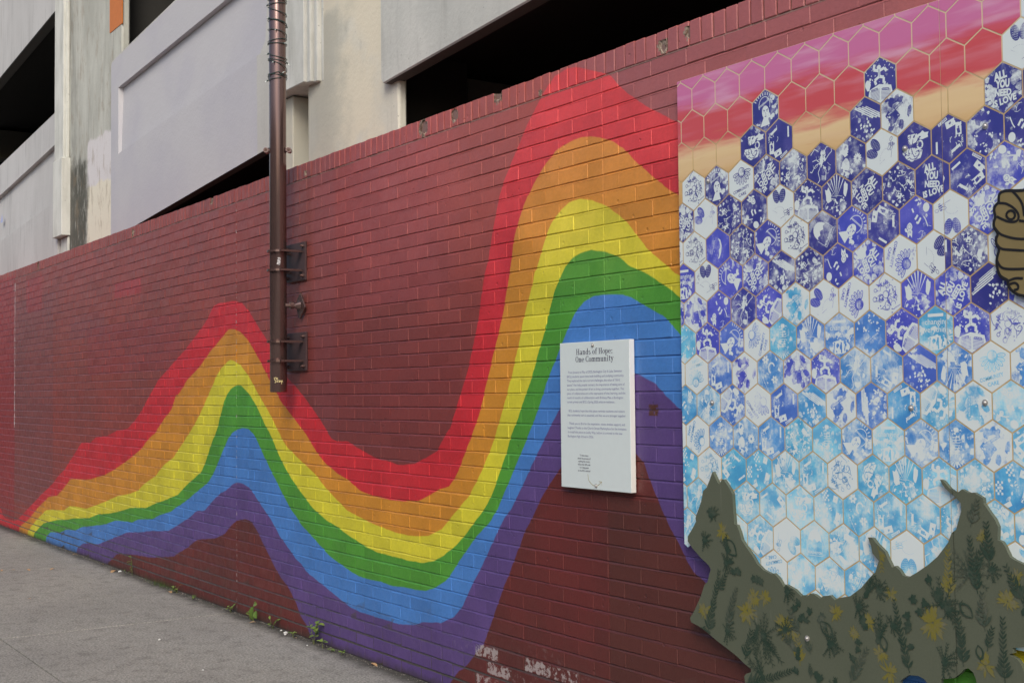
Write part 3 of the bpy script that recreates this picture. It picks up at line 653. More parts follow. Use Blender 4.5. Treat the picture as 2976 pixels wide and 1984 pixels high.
# stand-off with a tilted square plate
mb = MB(); mb.tube([(PX+.03, PY+.03, 1.955), (PX+.045, -.045, 1.953)], .014, 12); mb.tube([(PX+.04, -.075, 1.955), (PX+.043, -.055, 1.955)], .021, 12); mb.tube([(PX+.045, -.05, 1.953), (PX+.05, -.018, 1.953)], [.011, .03], 12)
so = mb.build('standoff', M_pole, pole)
mb = MB(); c_ = Vector((PX+.055, -.012, 1.952)); ax = Vector((.0, 0, .082)); ay = Vector((.062, 0, 0))
mb.prism_y([(c_.x, c_.z-.078), (c_.x+.07, c_.z-.01), (c_.x+.005, c_.z+.08), (c_.x-.065, c_.z+.01)], -.02, -.010); mb.build('square_washer', M_pole, pole, bevel=.001)
mb = MB(); mb.tube([(PX+.052, -.02, 1.953), (PX+.052, -.034, 1.953)], .013, 6); mb.build('nut', M_pole, so)
# scratched tags
def stroke_on_pole(name, pts, colr, w, z0, ang0, sc):
    mb = MB()
    for s_ in pts:
        P = []
        for u, v in s_:
            a = ang0+u*sc/PR; P.append((a, z0+v*sc))
        for i in range(len(P)-1):
            (a0, q0), (a1, q1) = P[i], P[i+1]; dx = (a1-a0)*PR; dz = q1-q0; L = math.hypot(dx, dz) or 1
            nx_, nz_ = -dz/L*w/2, dx/L*w/2
            f = lambda a, zz: (PX+(PR+.0008)*math.cos(a), PY+(PR+.0008)*math.sin(a), zz)
            mb.poly([f(a0+nx_/PR, q0+nz_), f(a1+nx_/PR, q1+nz_), f(a1-nx_/PR, q1-nz_), f(a0-nx_/PR, q0-nz_)])
    mb.build(name, plain(name+'_paint', colr, .7), pole, fix=False)
A0 = math.atan2(-.56, .83)
W_ = [[(-.2, 1.2), (.3, 1.25)], [(.0, 1.35), (.05, .9)], [(.35, 1.35), (.3, .85), (.5, .95)], [(-.3, .8), (0, .75), (-.2, .5), (.15, .45)], [(.1, .85), (.1, .3)], [(.3, .75), (.25, .4), (.45, .45)], [(-.25, .35), (-.15, 0), (0, .3), (.1, 0)], [(.15, .25), (.4, .3), (.2, .05), (.4, -.05)], [(-.3, .1), (-.35, -.15), (-.1, -.1)], [(0, -.05), (.1, -.3), (.3, -.2)]]
stroke_on_pole('white_scrawl', W_, (.6, .6, .62), .0035, 2.20, A0+.22, .026)
Y_ = [[(-.4, 1.0), (-.9, .9), (-.8, .5), (-.5, .35), (-.45, 0), (-.8, -.05)], [(-.3, 1.05), (-.2, .1), (0, .05)], [(-.5, .75), (-.05, .8)], [(.0, .4), (.2, .45), (.15, .05), (.35, .1), (.4, .4)], [(.45, .4), (.6, .1), (.8, .45), (.65, -.35)], [(.85, .3), (.95, .05)]]
stroke_on_pole('yellow_scrawl', Y_, (.72, .62, .30), .0032, 1.50, A0+.15, .028)

# string light cable wound round the top of the pole
cable = empty('string_light', (PX, PY, 3.4), 'dark green cable of small fairy lights wound round the brown pole', 'string lights')
M_cab = plain('green_cable', (.02, .045, .04), .5)
mb = MB(); pts = []
seq = [(3.30, .2), (3.32, 0), (3.36, .5), (3.375, .1), (3.43, -.1), (3.46, .3), (3.52, .6), (3.58, .2), (3.7, .3), (3.76, .2), (3.9, .4), (4.1, .3)]
n = 0; zcur = 3.305
for k in range(int(17*24)):
    a = -k/24*2*math.pi; f_ = k/24
    zz = 3.305 + .012*f_ + .030*max(0, f_-2) + .012*math.sin(a*1.0+f_) + (.02*math.sin(f_*2.3) if f_ > 1 else 0)
    r_ = PR+.0055+.002*math.sin(a*3)
    pts.append((PX+r_*math.cos(a), PY+r_*math.sin(a), zz))
mb.tube(pts, .0022, 6); mb.build('cable', M_cab, cable, smooth=True)
M_bulb = plain('clear_bulb', (.55, .62, .6), .2, .8)
for k in range(7, len(pts)-5, 17):
    p_ = Vector(pts[k]); d = (p_-Vector((PX, PY, p_.z))).normalized(); d = (d+Vector((rnd.uniform(-.5, .5), rnd.uniform(-.5, .5), rnd.uniform(-1, .4)))).normalized()
    mb = MB(); mb.tube([p_, p_+d*.011], .0042, 8); sk = mb.build('bulb_socket', M_cab, cable)
    mb = MB(); mb.tube([p_+d*.010, p_+d*.019, p_+d*.024], [.0032, .0028, .0006], 8); mb.build('bulb', M_bulb, sk)

# ------------------------------------------------------------------ text helper
_tc = {}
def text_tris(s, bold=0.0):
    k = (s, bold)
    if k in _tc: return _tc[k]
    cu = bpy.data.curves.new('t', 'FONT'); cu.body = s; cu.size = 1; cu.resolution_u = 2; cu.offset = bold; cu.fill_mode = 'FRONT'
    ob = bpy.data.objects.new('t', cu); C.objects.link(ob)
    dg = bpy.context.evaluated_depsgraph_get(); me = bpy.data.meshes.new_from_object(ob.evaluated_get(dg))
    me.calc_loop_triangles(); V = [(v.co.x, v.co.y) for v in me.vertices]
    T = [[V[i] for i in lt.vertices] for lt in me.loop_triangles]
    bpy.data.objects.remove(ob); bpy.data.curves.remove(cu); bpy.data.meshes.remove(me)
    xs_ = [p[0] for t_ in T for p in t_]; x0, x1 = (min(xs_), max(xs_)) if xs_ else (0, 1)
    _tc[k] = (T, x0, x1); return _tc[k]

# ------------------------------------------------------------------ information sign
SX0, SX1, SZ0, SZ1, SY = -4.243, -3.787, 1.0325, 1.6305, -.030
sign = empty('information_sign', (-4.015, -.03, 1.33), 'white rectangular board headed Hands of Hope: One Community, bolted over the blue and purple bands', 'sign')
M_white = plain('white_board', (.66, .74, .75), .38, .5, var=.03)
M_wedge = plain('lit_board_edge', (.80, .79, .76), .5, .5, var=.05)  # edge lighter than the face: light from the side put into its colour
mb = MB(); mb.box(SX0, SX1, SY, -.004, SZ0, SZ1)
o = mb.build('board', [M_white, M_wedge], sign, bevel=.0012)
for p_ in o.data.polygons:
    if p_.normal.y > -.7: p_.material_index = 1
M_ink_d = plain('dark_lettering', (.035, .03, .085), .6, .3, var=.02)
M_ink_v = plain('violet_lettering', (.23, .24, .43), .6, .3, var=.02)
def put_text(mb, s, xl, zb, width, size, bold=0., y=SY-.0006, centre=False):
    T, x0, x1 = text_tris(s, bold); sx = width/(x1-x0)
    if centre: xl = xl-width/2
    for t_ in T: mb.poly([(xl+(p[0]-x0)*sx, y, zb+p[1]*size) for p in t_])
mb = MB()
U = .374/1065
body = [("From January to May of 2025, Burlington City & Lake Semester", 348, 1355, .123), ("(BCL) students spent time both building and studying community.", 320, 1385, .1407),
 ("They explored the city's current challenges, the value of \"third", 320, 1310, .158), ("spaces\" that help people connect, the importance of taking care of", 320, 1395, .1757),
 ("our place, and the power of art to bring community together. This", 320, 1385, .193), ("piece of collaborative art is the expression of that learning, and the", 320, 1405, .2105),
 ("result of months of collaboration with Brittany Mae, a Burlington", 322, 1365, .228), ("screen printer and BCL's Spring 2025 artist-in-residence.", 324, 1215, .245),
 ("BCL students hope that this piece reminds residents and visitors", 350, 1390, .282), ("that community care is essential, and that we are stronger together.", 322, 1412, .2995),
 ("Thank you to Brit for the inspiration, vision, tireless support, and", 355, 1390, .334), ("laughter! Thanks to the Church Street Marketplace for the invitation", 324, 1415, .3515),
 ("to install this piece on Leahy Way, before it is moved to the new", 326, 1345, .369), ("Burlington High School in 2026.", 326, 820, .3865)]
for s, a, b, dz in body: put_text(mb, s, SX0+.048+(a-320)*U, SZ1-dz-.004, (b-a)*U, .0135)
mb.build('lettering', M_ink_v, sign, fix=False)
mb = MB()
for s, w_, dz in (("To learn more", .058, .463), ("about the process of", .086, .4755), ("making the mural,", .078, .4875), ("follow this QR code", .082, .500), ("to a blog post", .06, .5125), ("on the BCL website!", .083, .525)):
    put_text(mb, s, SX0+.158, SZ1-dz-.003, w_, .0098, .008, centre=True)
mb.build('small_lettering', M_ink_d, sign, fix=False)
# heading, slab-serif, drawn stroke by stroke
def glyphs(s):
    """returns quads/tris in units (cap height 1) and advance; condensed slab serif with thick stems and thin serifs"""
    Q = []; x = 0; st = .105; th = .04
    def R(a, b, c, d): Q.append([(x+a, b), (x+c, b), (x+c, d), (x+a, d)])
    def bowl(cx, cy, rx, ry, a0=0, a1=360, t1=st, t2=th):
        n = 14
        for i in range(n):
            p = math.radians(a0+(a1-a0)*i/n); q = math.radians(a0+(a1-a0)*(i+1)/n)
            ip = lambda a: (x+cx+(rx-t1)*math.cos(a), cy+(ry-t2)*math.sin(a)); op = lambda a: (x+cx+rx*math.cos(a), cy+ry*math.sin(a))
            Q.append([op(p), op(q), ip(q), ip(p)])
    def stem(a, z0, z1, s0=True, s1=True):
        R(a, z0, a+st, z1)
        if s0: R(a-.06, z0, a+st+.06, z0+th)
        if s1: R(a-.06, z1-th, a+st+(.0 if s1 == 'l' else .06), z1)
    for ch in s:
        if ch == ' ': adv = .26
        elif ch == 'H': stem(.07, 0, 1); stem(.40, 0, 1); R(.2, .48, .4, .53); adv = .62
        elif ch == 'O': bowl(.27, .5, .26, .51); adv = .56
        elif ch == 'C': bowl(.27, .5, .26, .51, 40, 320); R(.45, .70, .49, 1.0); R(.45, 0, .49, .2); adv = .55
        elif ch == 'a': stem(.27, 0, .5, True, False); bowl(.17, .17, .16, .18); bowl(.22, .5, .18, .17, 0, 170, .1, .05); adv = .5
        elif ch == 'n': stem(.07, 0, .66, True, 'l'); stem(.32, 0, .5, True, False); bowl(.27, .45, .18, .22, 0, 160, st, .07); adv = .53
        elif ch == 'm':
            stem(.07, 0, .66, True, 'l')
            for a in (.32, .57): stem(a, 0, .5, True, False); bowl(a-.05, .45, .18, .22, 0, 160, st, .07)
            adv = .78
        elif ch == 'u': stem(.07, .12, .66, False, 'l'); stem(.32, 0, .66, True, 'l'); bowl(.24, .18, .17, .19, 180, 350, st, .07); adv = .53
        elif ch == 'd': stem(.29, 0, 1.05, True, 'l'); bowl(.21, .33, .2, .34); adv = .5
        elif ch == 's': bowl(.18, .49, .15, .18, 30, 270, .1, .06); bowl(.18, .17, .16, .18, -150, 90, .1, .06); adv = .38
        elif ch == 'o': bowl(.22, .33, .21, .34); adv = .46
        elif ch == 'e': bowl(.22, .33, .21, .34, 0, 320); R(.12, .33, .41, .38); adv = .45
        elif ch == 'f': stem(.1, 0, .85, True, False); bowl(.26, .85, .16, .2, 20, 180, .12, .06); R(.02, .61, .33, .66); adv = .34
        elif ch == 'p': stem(.07, -.3, .66, True, 'l'); bowl(.25, .33, .21, .34); adv = .5
        elif ch == 'i': stem(.09, 0, .66, True, 'l'); R(.08, .82, .22, .97); adv = .31
        elif ch == 't': stem(.1, .08, .9, False, False); R(.02, .61, .32, .66); bowl(.24, .14, .14, .15, 180, 320, .1, .06); adv = .34
        elif ch == 'y':
            Q.append([(x+.04, .66), (x+.18, .66), (x+.32, .06), (x+.24, .0)]); Q.append([(x+.38, .66), (x+.43, .66), (x+.22, -.2), (x+.16, -.14)])
            R(.0, .61, .24, .66); R(.3, .61, .5, .66); bowl(.12, -.2, .1, .1, 180, 400, .08, .06); adv = .48
        elif ch == ':': R(.08, 0, .22, .14); R(.08, .48, .22, .62); adv = .28
        else: adv = .3
        x += adv
    return Q, x
mb = MB()
for s, wd, dz in (("Hands of Hope:", .240, .0515), ("One Community", .250, .0815)):
    Q, adv = glyphs(s); xl = SX0+.2335-wd/2
    for q_ in Q: mb.poly([(xl+p[0]*wd/adv, SY-.0006, SZ1-dz+p[1]*.0235) for p in q_])
mb.build('heading', M_ink_d, sign, fix=False)
mb = MB(); P = []
for i in range(25):
    u = i/24; a = math.radians(186+u*130)
    P.append((SX0+.235+.052*math.cos(a), SZ1-.553+.028*math.sin(a)*1.0))
P = [(SX0+.182, SZ1-.538)]+[(SX0+.187+.085*u_, SZ1-.545-.038*math.sin(math.pi*(.15+.68*u_))**1.0) for u_ in [i/16 for i in range(17)]]
for i in range(len(P)-1):
    (a, b), (c_, d) = P[i], P[i+1]; L = math.hypot(c_-a, d-b); nx_, nz_ = -(d-b)/L*.0011, (c_-a)/L*.0011
    mb.poly([(a+nx_, SY-.0006, b+nz_), (c_+nx_, SY-.0006, d+nz_), (c_-nx_, SY-.0006, d-nz_), (a-nx_, SY-.0006, b-nz_)])
e_ = P[-1]
for dx, dz in ((-.018, .0005), (-.001, -.016)):
    mb.poly([(e_[0], SY-.0006, e_[1]+.001), (e_[0]+dx, SY-.0006, e_[1]+dz+.001), (e_[0]+dx, SY-.0006, e_[1]+dz-.001), (e_[0]+.0012, SY-.0006, e_[1]-.001)])
mb.build('arrow', plain('olive_ink', (.38, .32, .12), .6), sign, fix=False)

def screw(x, z, y, parent, name='bolt', r=.0092):
    mb = MB(); mb.tube([(x, y+.0005, z), (x, y-.0025, z)], r, 20)
    o = mb.build(name, M_bolt, parent)
    mb = MB(); n = 5
    pts_ = [(x, y-.002-.006*math.sin(k/n*math.pi/2), z) for k in range(n+1)]
    mb.tube(pts_, [r*.62*math.cos(k/n*math.pi/2)+.0003 for k in range(n+1)], 14); mb.build('bolt_head', M_bolt, o, smooth=True) if parent.parent is None else mb.build('bolt', M_bolt, parent, smooth=True)
screw(SX0+.226, SZ1-.0155, SY, sign, r=.008); screw(SX0+.2375, SZ1-.582, SY, sign, r=.008)

# ------------------------------------------------------------------ mural panel of printed hexagons
mural = empty('mural_panel', (-2.35, -.02, 1.6), 'large board mural of blue and white screen printed hexagons under a pink sunset sky', 'mural')
PT, PL, PRt, SEAM, PB = 2.578, -3.487, -1.15, -2.327, .70
PYF = -.0285
M_gold = NT('gold_line'); t = M_gold
c = t.mix(t.ramp(t.noise(30, 3), .4, .7), (.50, .36, .17), (.58, .44, .25))
_, _, z = t.xyz(); c = t.mix(t.ramp(t.m('ADD', z, t.m('MULTIPLY', t.noise(5, 3), .15)), 2.34, 2.5), c, (.66, .55, .36)); M_gold = t.out(c, .45, .5)
boards = []
for a, b in ((PL, SEAM-.0008), (SEAM+.0008, PRt)):
    mb = MB()
    mb.prism_y([(a, PT), (a, .90), (a+.07, .875), (a+.21, .80), (a+.27, PB), (b, PB), (b, PT)] if a == PL else [(a, PT), (a, PB), (b, PB), (b, PT)], PYF, -.012); boards.append(mb.build('board', M_gold, mural, bevel=.0008))
def print_material(name, kind):
    t = NT(name); oi = t.n('ShaderNodeObjectInfo'); ink = oi.outputs['Color']; al = oi.outputs['Alpha']
    off = t.comb(t.m('MULTIPLY', oi.outputs['Random'], 37.), 0, 0); p = t.vm('ADD', t.pos, off)
    paper = (.68, .76, .78)
    big = t.noise(13, 4, .6, v=p); sm = t.noise(90, 5, .75, v=p); sc = t.noise(30, 5, .7, v=t.vm('MULTIPLY', p, (1, 1, .25)))
    # deeper and brighter pulls of ink across the same print
    hue = t.mix(t.ramp(big, .35, .65), ink, t.mix(1, ink, (1.9, 1.6, 1.25), 'MULTIPLY'))
    wear = t.m('ADD', t.m('MULTIPLY', t.m('SUBTRACT', big, .5), 1.1), t.m('ADD', t.m('MULTIPLY', sm, .5), t.m('MULTIPLY', sc, .55)))
    thr = t.m('SUBTRACT', 1.02, t.m('MULTIPLY', al, .48))
    loss = t.ramp(wear, t.m('SUBTRACT', thr, .18), t.m('ADD', thr, .22))
    if kind == 'ink': c = t.mix(loss, hue, paper); pal = c
    if kind == 'mid':
        l2 = t.ramp(wear, t.m('SUBTRACT', thr, .36), t.m('SUBTRACT', thr, .05)); pal = t.mix(l2, hue, paper)
    if kind == 'paper':
        fl = t.ramp(wear, .30, .22); pal = t.mix(t.m('MULTIPLY', fl, .5), paper, hue)
    return t.out(pal, .34, .5)
M_ink = print_material('screen_print_ink', 'ink'); M_mid = print_material('screen_print_halftone', 'mid'); M_paper = print_material('screen_print_paper', 'paper')
t = NT('sunset_paint'); x, y, z = t.xyz()
sv = t.vm('MULTIPLY', t.pos, (1.2, 1, 9)); n1 = t.noise(2.2, 5, .6, v=sv); n2 = t.noise(6, 4, .7, v=sv)
zz = t.m('ADD', z, t.m('MULTIPLY', t.m('SUBTRACT', n1, .5), .13))
c = t.mix(t.ramp(zz, 2.12, 2.30), (.60, .36, .14), (.76, .57, .32))
c = t.mix(t.ramp(zz, 2.285, 2.345), c, (.60, .085, .10))
c = t.mix(t.ramp(zz, 2.43, 2.50), c, (.60, .17, .36))
c = t.mix(t.m('MULTIPLY', t.ramp(t.noise(5, 3, .5, v=t.vm('MULTIPLY', t.pos, (.7, 1, 5))), .45, .75), t.ramp(z, 2.33, 2.46, 0.05, .55)), c, (.74, .48, .62))
c = t.mix(t.m('MULTIPLY', t.ramp(n2, .38, .28), .3), c, (.60, .20, .10))
M_sun = t.out(c, .33, .5)

HW, HS = .1225, .0747
R3 = math.sqrt(3)
def hexpts(r=1.): return [(r*math.sin(math.radians(60*k)), r*math.cos(math.radians(60*k))) for k in range(6)]
def clip_poly(poly, r=.985):
    ap = r*R3/2
    for k in range(6):
        a = math.radians(60*k+30); n0, n1_ = math.sin(a), math.cos(a)
        out = []
        for i in range(len(poly)):
            p, q = poly[i], poly[(i+1) % len(poly)]
            dp = p[0]*n0+p[1]*n1_-ap; dq = q[0]*n0+q[1]*n1_-ap
            if dp <= 0: out.append(p)
            if (dp < 0 < dq) or (dq < 0 < dp):
                s = dp/(dp-dq); out.append((p[0]+(q[0]-p[0])*s, p[1]+(q[1]-p[1])*s))
        poly = out
        if len(poly) < 3: return []
    return poly
class Mot:
    def __init__(s, bg, seed=0): s.bg = bg; s.P = []; s.r = random.Random(seed); s.lv = 1; s.g = 0; s.hold = False
    def poly(s, pts, m):
        if not s.hold: s.g += 1
        s.P.append((pts, m, s.lv*1000+s.g))
    def rect(s, x, z, w, h, rot, m):
        c, n = math.cos(rot), math.sin(rot)
        s.poly([(x+a*c-b*n, z+a*n+b*c) for a, b in ((-w/2, -h/2), (w/2, -h/2), (w/2, h/2), (-w/2, h/2))], m)
    def ell(s, x, z, rx, rz, rot, m, n=14, jag=0):
        c, q = math.cos(rot), math.sin(rot); pts = []
        for k in range(n):
            a = 2*math.pi*k/n; j = 1+s.r.uniform(-jag, jag); u, v = rx*math.cos(a)*j, rz*math.sin(a)*j
            pts.append((x+u*c-v*q, z+u*q+v*c))
        s.g += 1; s.hold = True
        for k in range(n): s.poly([(x, z), pts[k], pts[(k+1) % n]], m)
        s.hold = False
    def line(s, pts, w, m):
        for (a, b), (c, d) in zip(pts, pts[1:]):
            L = math.hypot(c-a, d-b) or 1; nx_, nz_ = -(d-b)/L*w/2, (c-a)/L*w/2
            s.poly([(a+nx_, b+nz_), (c+nx_, d+nz_), (c-nx_, d-nz_), (a-nx_, b-nz_)], m)
    def ring(s, x, z, rx, rz, w, m, a0=0, a1=360, n=16):
        s.line([(x+rx*math.cos(math.radians(a0+(a1-a0)*k/n)), z+rz*math.sin(math.radians(a0+(a1-a0)*k/n))) for k in range(n+1)], w, m)
    def text(s, st, x, z, size, rot, m, w=None, bold=.03):
        T, x0, x1 = text_tris(st, bold); sx = (w/(x1-x0)) if w else size
        c, n = math.cos(rot), math.sin(rot); s.g += 1; s.hold = True
        for t_ in T:
            s.poly([(x+((p[0]-(x0+x1)/2)*sx)*c-(p[1]-.35)*size*n, z+((p[0]-(x0+x1)/2)*sx)*n+(p[1]-.35)*size*c) for p in t_], m)
        s.hold = False
    def blobs(s, n, m, lo=.02, hi=.12, x0=-.9, x1=.9, z0=-1, z1=1, jag=.45):
        for _ in range(n):
            q = s.r.uniform(lo, hi); s.ell(s.r.uniform(x0, x1), s.r.uniform(z0, z1), q, q*s.r.uniform(.4, 1.3), s.r.uniform(0, 3), m, 8, jag)
    def scrib(s, n, w, m, x0=-.7, x1=.7, z0=-.7, z1=.7, L=.25):
        for _ in range(n):
            x, z, a = s.r.uniform(x0, x1), s.r.uniform(z0, z1), s.r.uniform(0, 6.28); P = [(x, z)]; tw = s.r.uniform(-1.2, 1.2)
            for k in range(s.r.randint(3, 7)):
                a += tw*.5+s.r.uniform(-.3, .3); x += math.cos(a)*L*.35; z += math.sin(a)*L*.35; P.append((x, z))
            s.line(P, w, m)
I, Pp, Md = 0, 1, 2
def motif(k):
    sd_ = sum(ord(c) for c in k)*7
    if k == 'love':
        m = Mot(I, sd_); m.blobs(16, Md, .08, .25, -.9, -.45); m.blobs(14, Md, .06, .2, .5, .9); m.blobs(9, Md, .06, .2, -.8, .8, -1, -.65)
        m.lv = 2
        m.text('ALL', -.12, .52, .42, .12, Pp, .62, .06); m.text('YOU', -.02, .17, .42, -.05, Pp, .66, .06); m.text('NEED', .0, -.18, .36, -.1, Pp, .78, .05); m.text('IS LOVE', .05, -.5, .36, .15, Pp, 1.1, .05)
    elif k == 'flower':
        m = Mot(Pp, sd_)
        for q in range(9):
            a = math.radians(195+q*21); cx, cz = .05+.42*math.cos(a), .42+.42*math.sin(a)
            m.lv = 1; m.ell(cx, cz, .23, .095, a, I, 12); m.lv = 2; m.ell(cx+.02*math.cos(a), cz+.02*math.sin(a), .175, .058, a, Pp, 10); m.lv = 3; m.line([(cx-.1*math.cos(a), cz-.1*math.sin(a)), (cx+.1*math.cos(a), cz+.1*math.sin(a))], .025, I)
        m.lv = 2; m.ell(.05, .44, .22, .2, 0, Md, 16); m.lv = 3; m.ring(.05, .44, .22, .2, .03, I)
        m.lv = 2; m.text('COMMUNITY', .0, -.42, .22, .22, I, 1.15, .02); m.text('CARE', .08, -.66, .22, .2, I, .55, .02)
    elif k == 'heart':
        m = Mot(Pp, sd_); m.ell(-.28, .48, .21, .34, .3, I, 16); m.ell(.14, .48, .21, .34, -.3, I, 16)
        m.lv = 2
        for q in range(16):
            for w_ in range(9):
                x = -.5+w_*.105+(q % 2)*.05; z = .2+q*.045
                if (abs(x+.28) < .17 or abs(x-.14) < .17) and z < .75 and q % 2 == 0: m.ring(x, z, .042, .042, .011, Pp, 20, 160, 4)
        m.lv = 1; m.ell(.52, -.35, .09, .17, .35, I, 12); m.lv = 2
        for q in (-.09, 0, .08): m.rect(.52-q*.35, -.35+q, .17, .035, .35, Pp)
        m.lv = 1; m.ring(.34, -.3, .13, .06, .018, I); m.ring(.7, -.22, .1, .06, .018, I); m.ring(.36, -.42, .1, .05, .015, I)
        for q in range(12): a = q/12*2.6; m.rect(-.1+.35*math.cos(a), -.25+.22*math.sin(a), .03, .012, a, I)
        m.line([(-.5, -.15), (-.2, -.32)], .012, Md); m.line([(.0, -.6), (.28, -.5)], .014, I)
    elif k == 'woman':
        m = Mot(I, sd_); m.blobs(26, Md, .03, .13, .1, .9); m.blobs(10, Md, .05, .12, -.9, -.4, -1, 0)
        m.lv = 2; m.ring(-.05, .25, .38, .42, .035, Pp, -20, 200); m.line([(-.45, .2), (.3, .5)], .07, Pp); m.lv = 3; m.line([(-.4, .22), (.25, .48)], .02, I); m.lv = 2
        m.ell(.02, -.08, .24, .32, .1, Pp, 16); m.poly([(-.1, -.3), (.16, -.32), (.3, -.7), (-.35, -.75)], Pp); m.blobs(4, Pp, .05, .12, .25, .5, -.5, -.2)
        m.lv = 3; m.line([(-.14, .04), (-.02, .0)], .04, I); m.line([(.07, .0), (.2, .05)], .04, I); m.ell(-.08, -.05, .035, .02, 0, I, 8); m.ell(.13, -.05, .035, .02, 0, I, 8); m.line([(.02, -.08), (.05, -.18), (.0, -.19)], .018, I); m.ell(.02, -.28, .07, .025, 0, I, 8)
        m.lv = 2
        for q in range(9): a = math.radians(150-q*13); m.rect(-.05+.72*math.cos(a), .2+.6*math.sin(a), .05, .14, a-1.57, Pp)
    elif k == 'figure':
        m = Mot(I, sd_); m.blobs(60, Pp, .012, .045, -.9, .9, -.1, 1); m.blobs(8, Md, .05, .12, -.9, .9, -.4, .9)
        m.lv = 2; m.ell(-.05, .58, .11, .11, 0, Pp)
        body_ = [[(-.05, .5), (-.03, .15)], [(-.04, .42), (-.35, .52), (-.3, .75)], [(-.04, .42), (.26, .5), (.38, .34)], [(-.03, .18), (-.3, .05), (-.22, -.15)], [(-.03, .18), (.22, .1), (.2, -.14), (.32, -.16)]]
        for b in body_: m.line(b, .13, Pp)
        m.lv = 3
        for b in body_[:1]: m.line(b, .05, Md)
        m.lv = 2; m.poly([(-.6, -.32), (-.05, -.15), (.62, -.3), (.75, -.85), (.0, -1), (-.75, -.85)], Pp); m.ell(-.68, -.1, .17, .22, 0, Pp, 10, .2)
        m.lv = 3
        for q in range(9): m.line([(-.55, -.42-q*.055), (-.03, -.36-q*.055)], .018, I); m.line([(.05, -.38-q*.055), (.58, -.46-q*.055)], .018, I)
        m.lv = 4; m.rect(-.32, -.36, .36, .11, .1, I); m.rect(.3, -.42, .36, .11, -.15, I); m.lv = 5; m.text('CITIES', -.32, -.36, .1, .1, Pp, .3, .02); m.text('FUTURE', .3, -.42, .1, -.15, Pp, .3, .02)
    elif k == 'cat':
        m = Mot(I, sd_); m.blobs(7, Md, .06, .16)
        m.lv = 2; m.ell(.35, .5, .14, .13, 0, Pp, 14); m.poly([(.22, .55), (.24, .75), (.34, .62)], Pp); m.poly([(.36, .62), (.46, .75), (.48, .55)], Pp); m.ell(.36, .27, .15, .16, 0, Pp, 12, .1); m.ell(.55, .4, .06, .1, .5, Pp)
        m.lv = 3; m.ring(.35, .5, .06, .04, .014, I, 180, 360, 6); m.ell(.3, .53, .02, .02, 0, I, 6); m.ell(.4, .53, .02, .02, 0, I, 6); m.ring(.36, .27, .09, .08, .014, I)
        m.lv = 2; m.ell(-.55, -.45, .17, .2, 0, Pp, 14); m.line([(-.25, -.05), (-.1, .18), (-.02, .1)], .09, Pp); m.line([(-.1, -.18), (.05, .0)], .1, Pp); m.line([(.12, -.3), (.2, -.48)], .08, Pp); m.line([(-.62, .35), (-.5, .05), (-.4, -.1)], .05, Pp); m.scrib(5, .02, Pp, -.7, -.2, .2, .8, .15)
        m.blobs(5, Pp, .02, .07, -.8, .1, -.9, -.6)
    elif k == 'dancer':
        m = Mot(I, sd_); m.blobs(6, Md, .05, .2)
        m.lv = 2; m.ell(.05, .5, .09, .11, .3, Pp, 10, .15); m.ell(.02, .15, .12, .25, -.2, Pp, 10, .35); m.blobs(6, Pp, .03, .09, -.1, .25, -.3, .4)
        for P_ in ([(.1, .45), (.35, .75), (.62, .7), (.66, .5), (.5, .4), (.3, .2)], [(0, .1), (-.35, .0), (-.6, -.3), (-.7, -.25)], [(0, .0), (-.2, -.35), (-.1, -.7), (-.25, -.85)], [(.1, -.05), (.3, -.3), (.25, -.75)], [(-.15, .6), (-.4, .75), (-.65, .5)], [(-.55, .2), (-.3, .25), (-.1, .1)]): m.line(P_, .035, Pp)
        m.scrib(8, .018, Pp, -.3, .4, -.4, .5, .25)
    elif k == 'changing':
        m = Mot(I, sd_); m.blobs(10, Md, .08, .2, -.9, .9, -.2, .2); m.lv = 2; m.rect(0, .62, .8, .13, 0, Pp); m.blobs(12, Pp, .02, .06, -.9, .9, -.9, .1)
        m.text('changing', .03, .36, .34, 0, Pp, 1.2, .01); m.text('everything!', .0, .04, .34, 0, Pp, 1.5, .01)
        m.ell(0, -.52, .62, .3, 0, Pp, 18); m.lv = 3; m.blobs(12, I, .04, .1, -.5, .5, -.75, -.3); m.line([(-.3, -.3), (-.35, -.75)], .06, I); m.line([(.1, -.3), (.12, -.78)], .07, I); m.line([(.35, -.35), (.3, -.7)], .05, I)
    elif k == 'doodle':
        m = Mot(Pp, sd_)
        for _ in range(13):
            x, z = m.r.uniform(-.6, .6), m.r.uniform(-.65, .65); q = m.r.uniform(.08, .2); m.ring(x, z, q, q*.9, .022, I, m.r.uniform(0, 360), m.r.uniform(360, 640), 12)
        for _ in range(14): x, z = m.r.uniform(-.7, .7), m.r.uniform(-.8, .8); m.line([(x-.04, z), (x+.04, z)], .02, I); m.line([(x, z-.04), (x, z+.04)], .02, I)
        m.scrib(12, .022, I, -.65, .65, -.8, .8, .3); m.line([(.3, .3), (.15, -.1), (.35, -.4), (.2, -.2)], .05, I)
        m.lv = 2; m.text('WE ARE', -.1, .55, .2, .25, I, .62, .03); m.text('THE', -.2, -.12, .2, .3, I, .3, .03)
    elif k == 'dome':
        m = Mot(I, sd_); m.ell(.02, .12, .42, .5, 0, Pp, 20); m.lv = 2
        m.poly([(-.45, .05), (-.3, .16), (-.15, .08), (0, .2), (.15, .05), (.3, .14), (.5, .02), (.5, -.45), (-.45, -.45)], I); m.lv = 3
        m.line([(-.46, .1), (-.46, -.55), (.5, -.55), (.5, .1)], .02, Pp); m.text('BURLINGTON', .02, -.42, .16, 0, Pp, .88, .03)
        for q in range(4): m.line([(-.3, .72+q*.055), (.3, .72+q*.055)], .015, Pp)
    elif k == 'crescent':
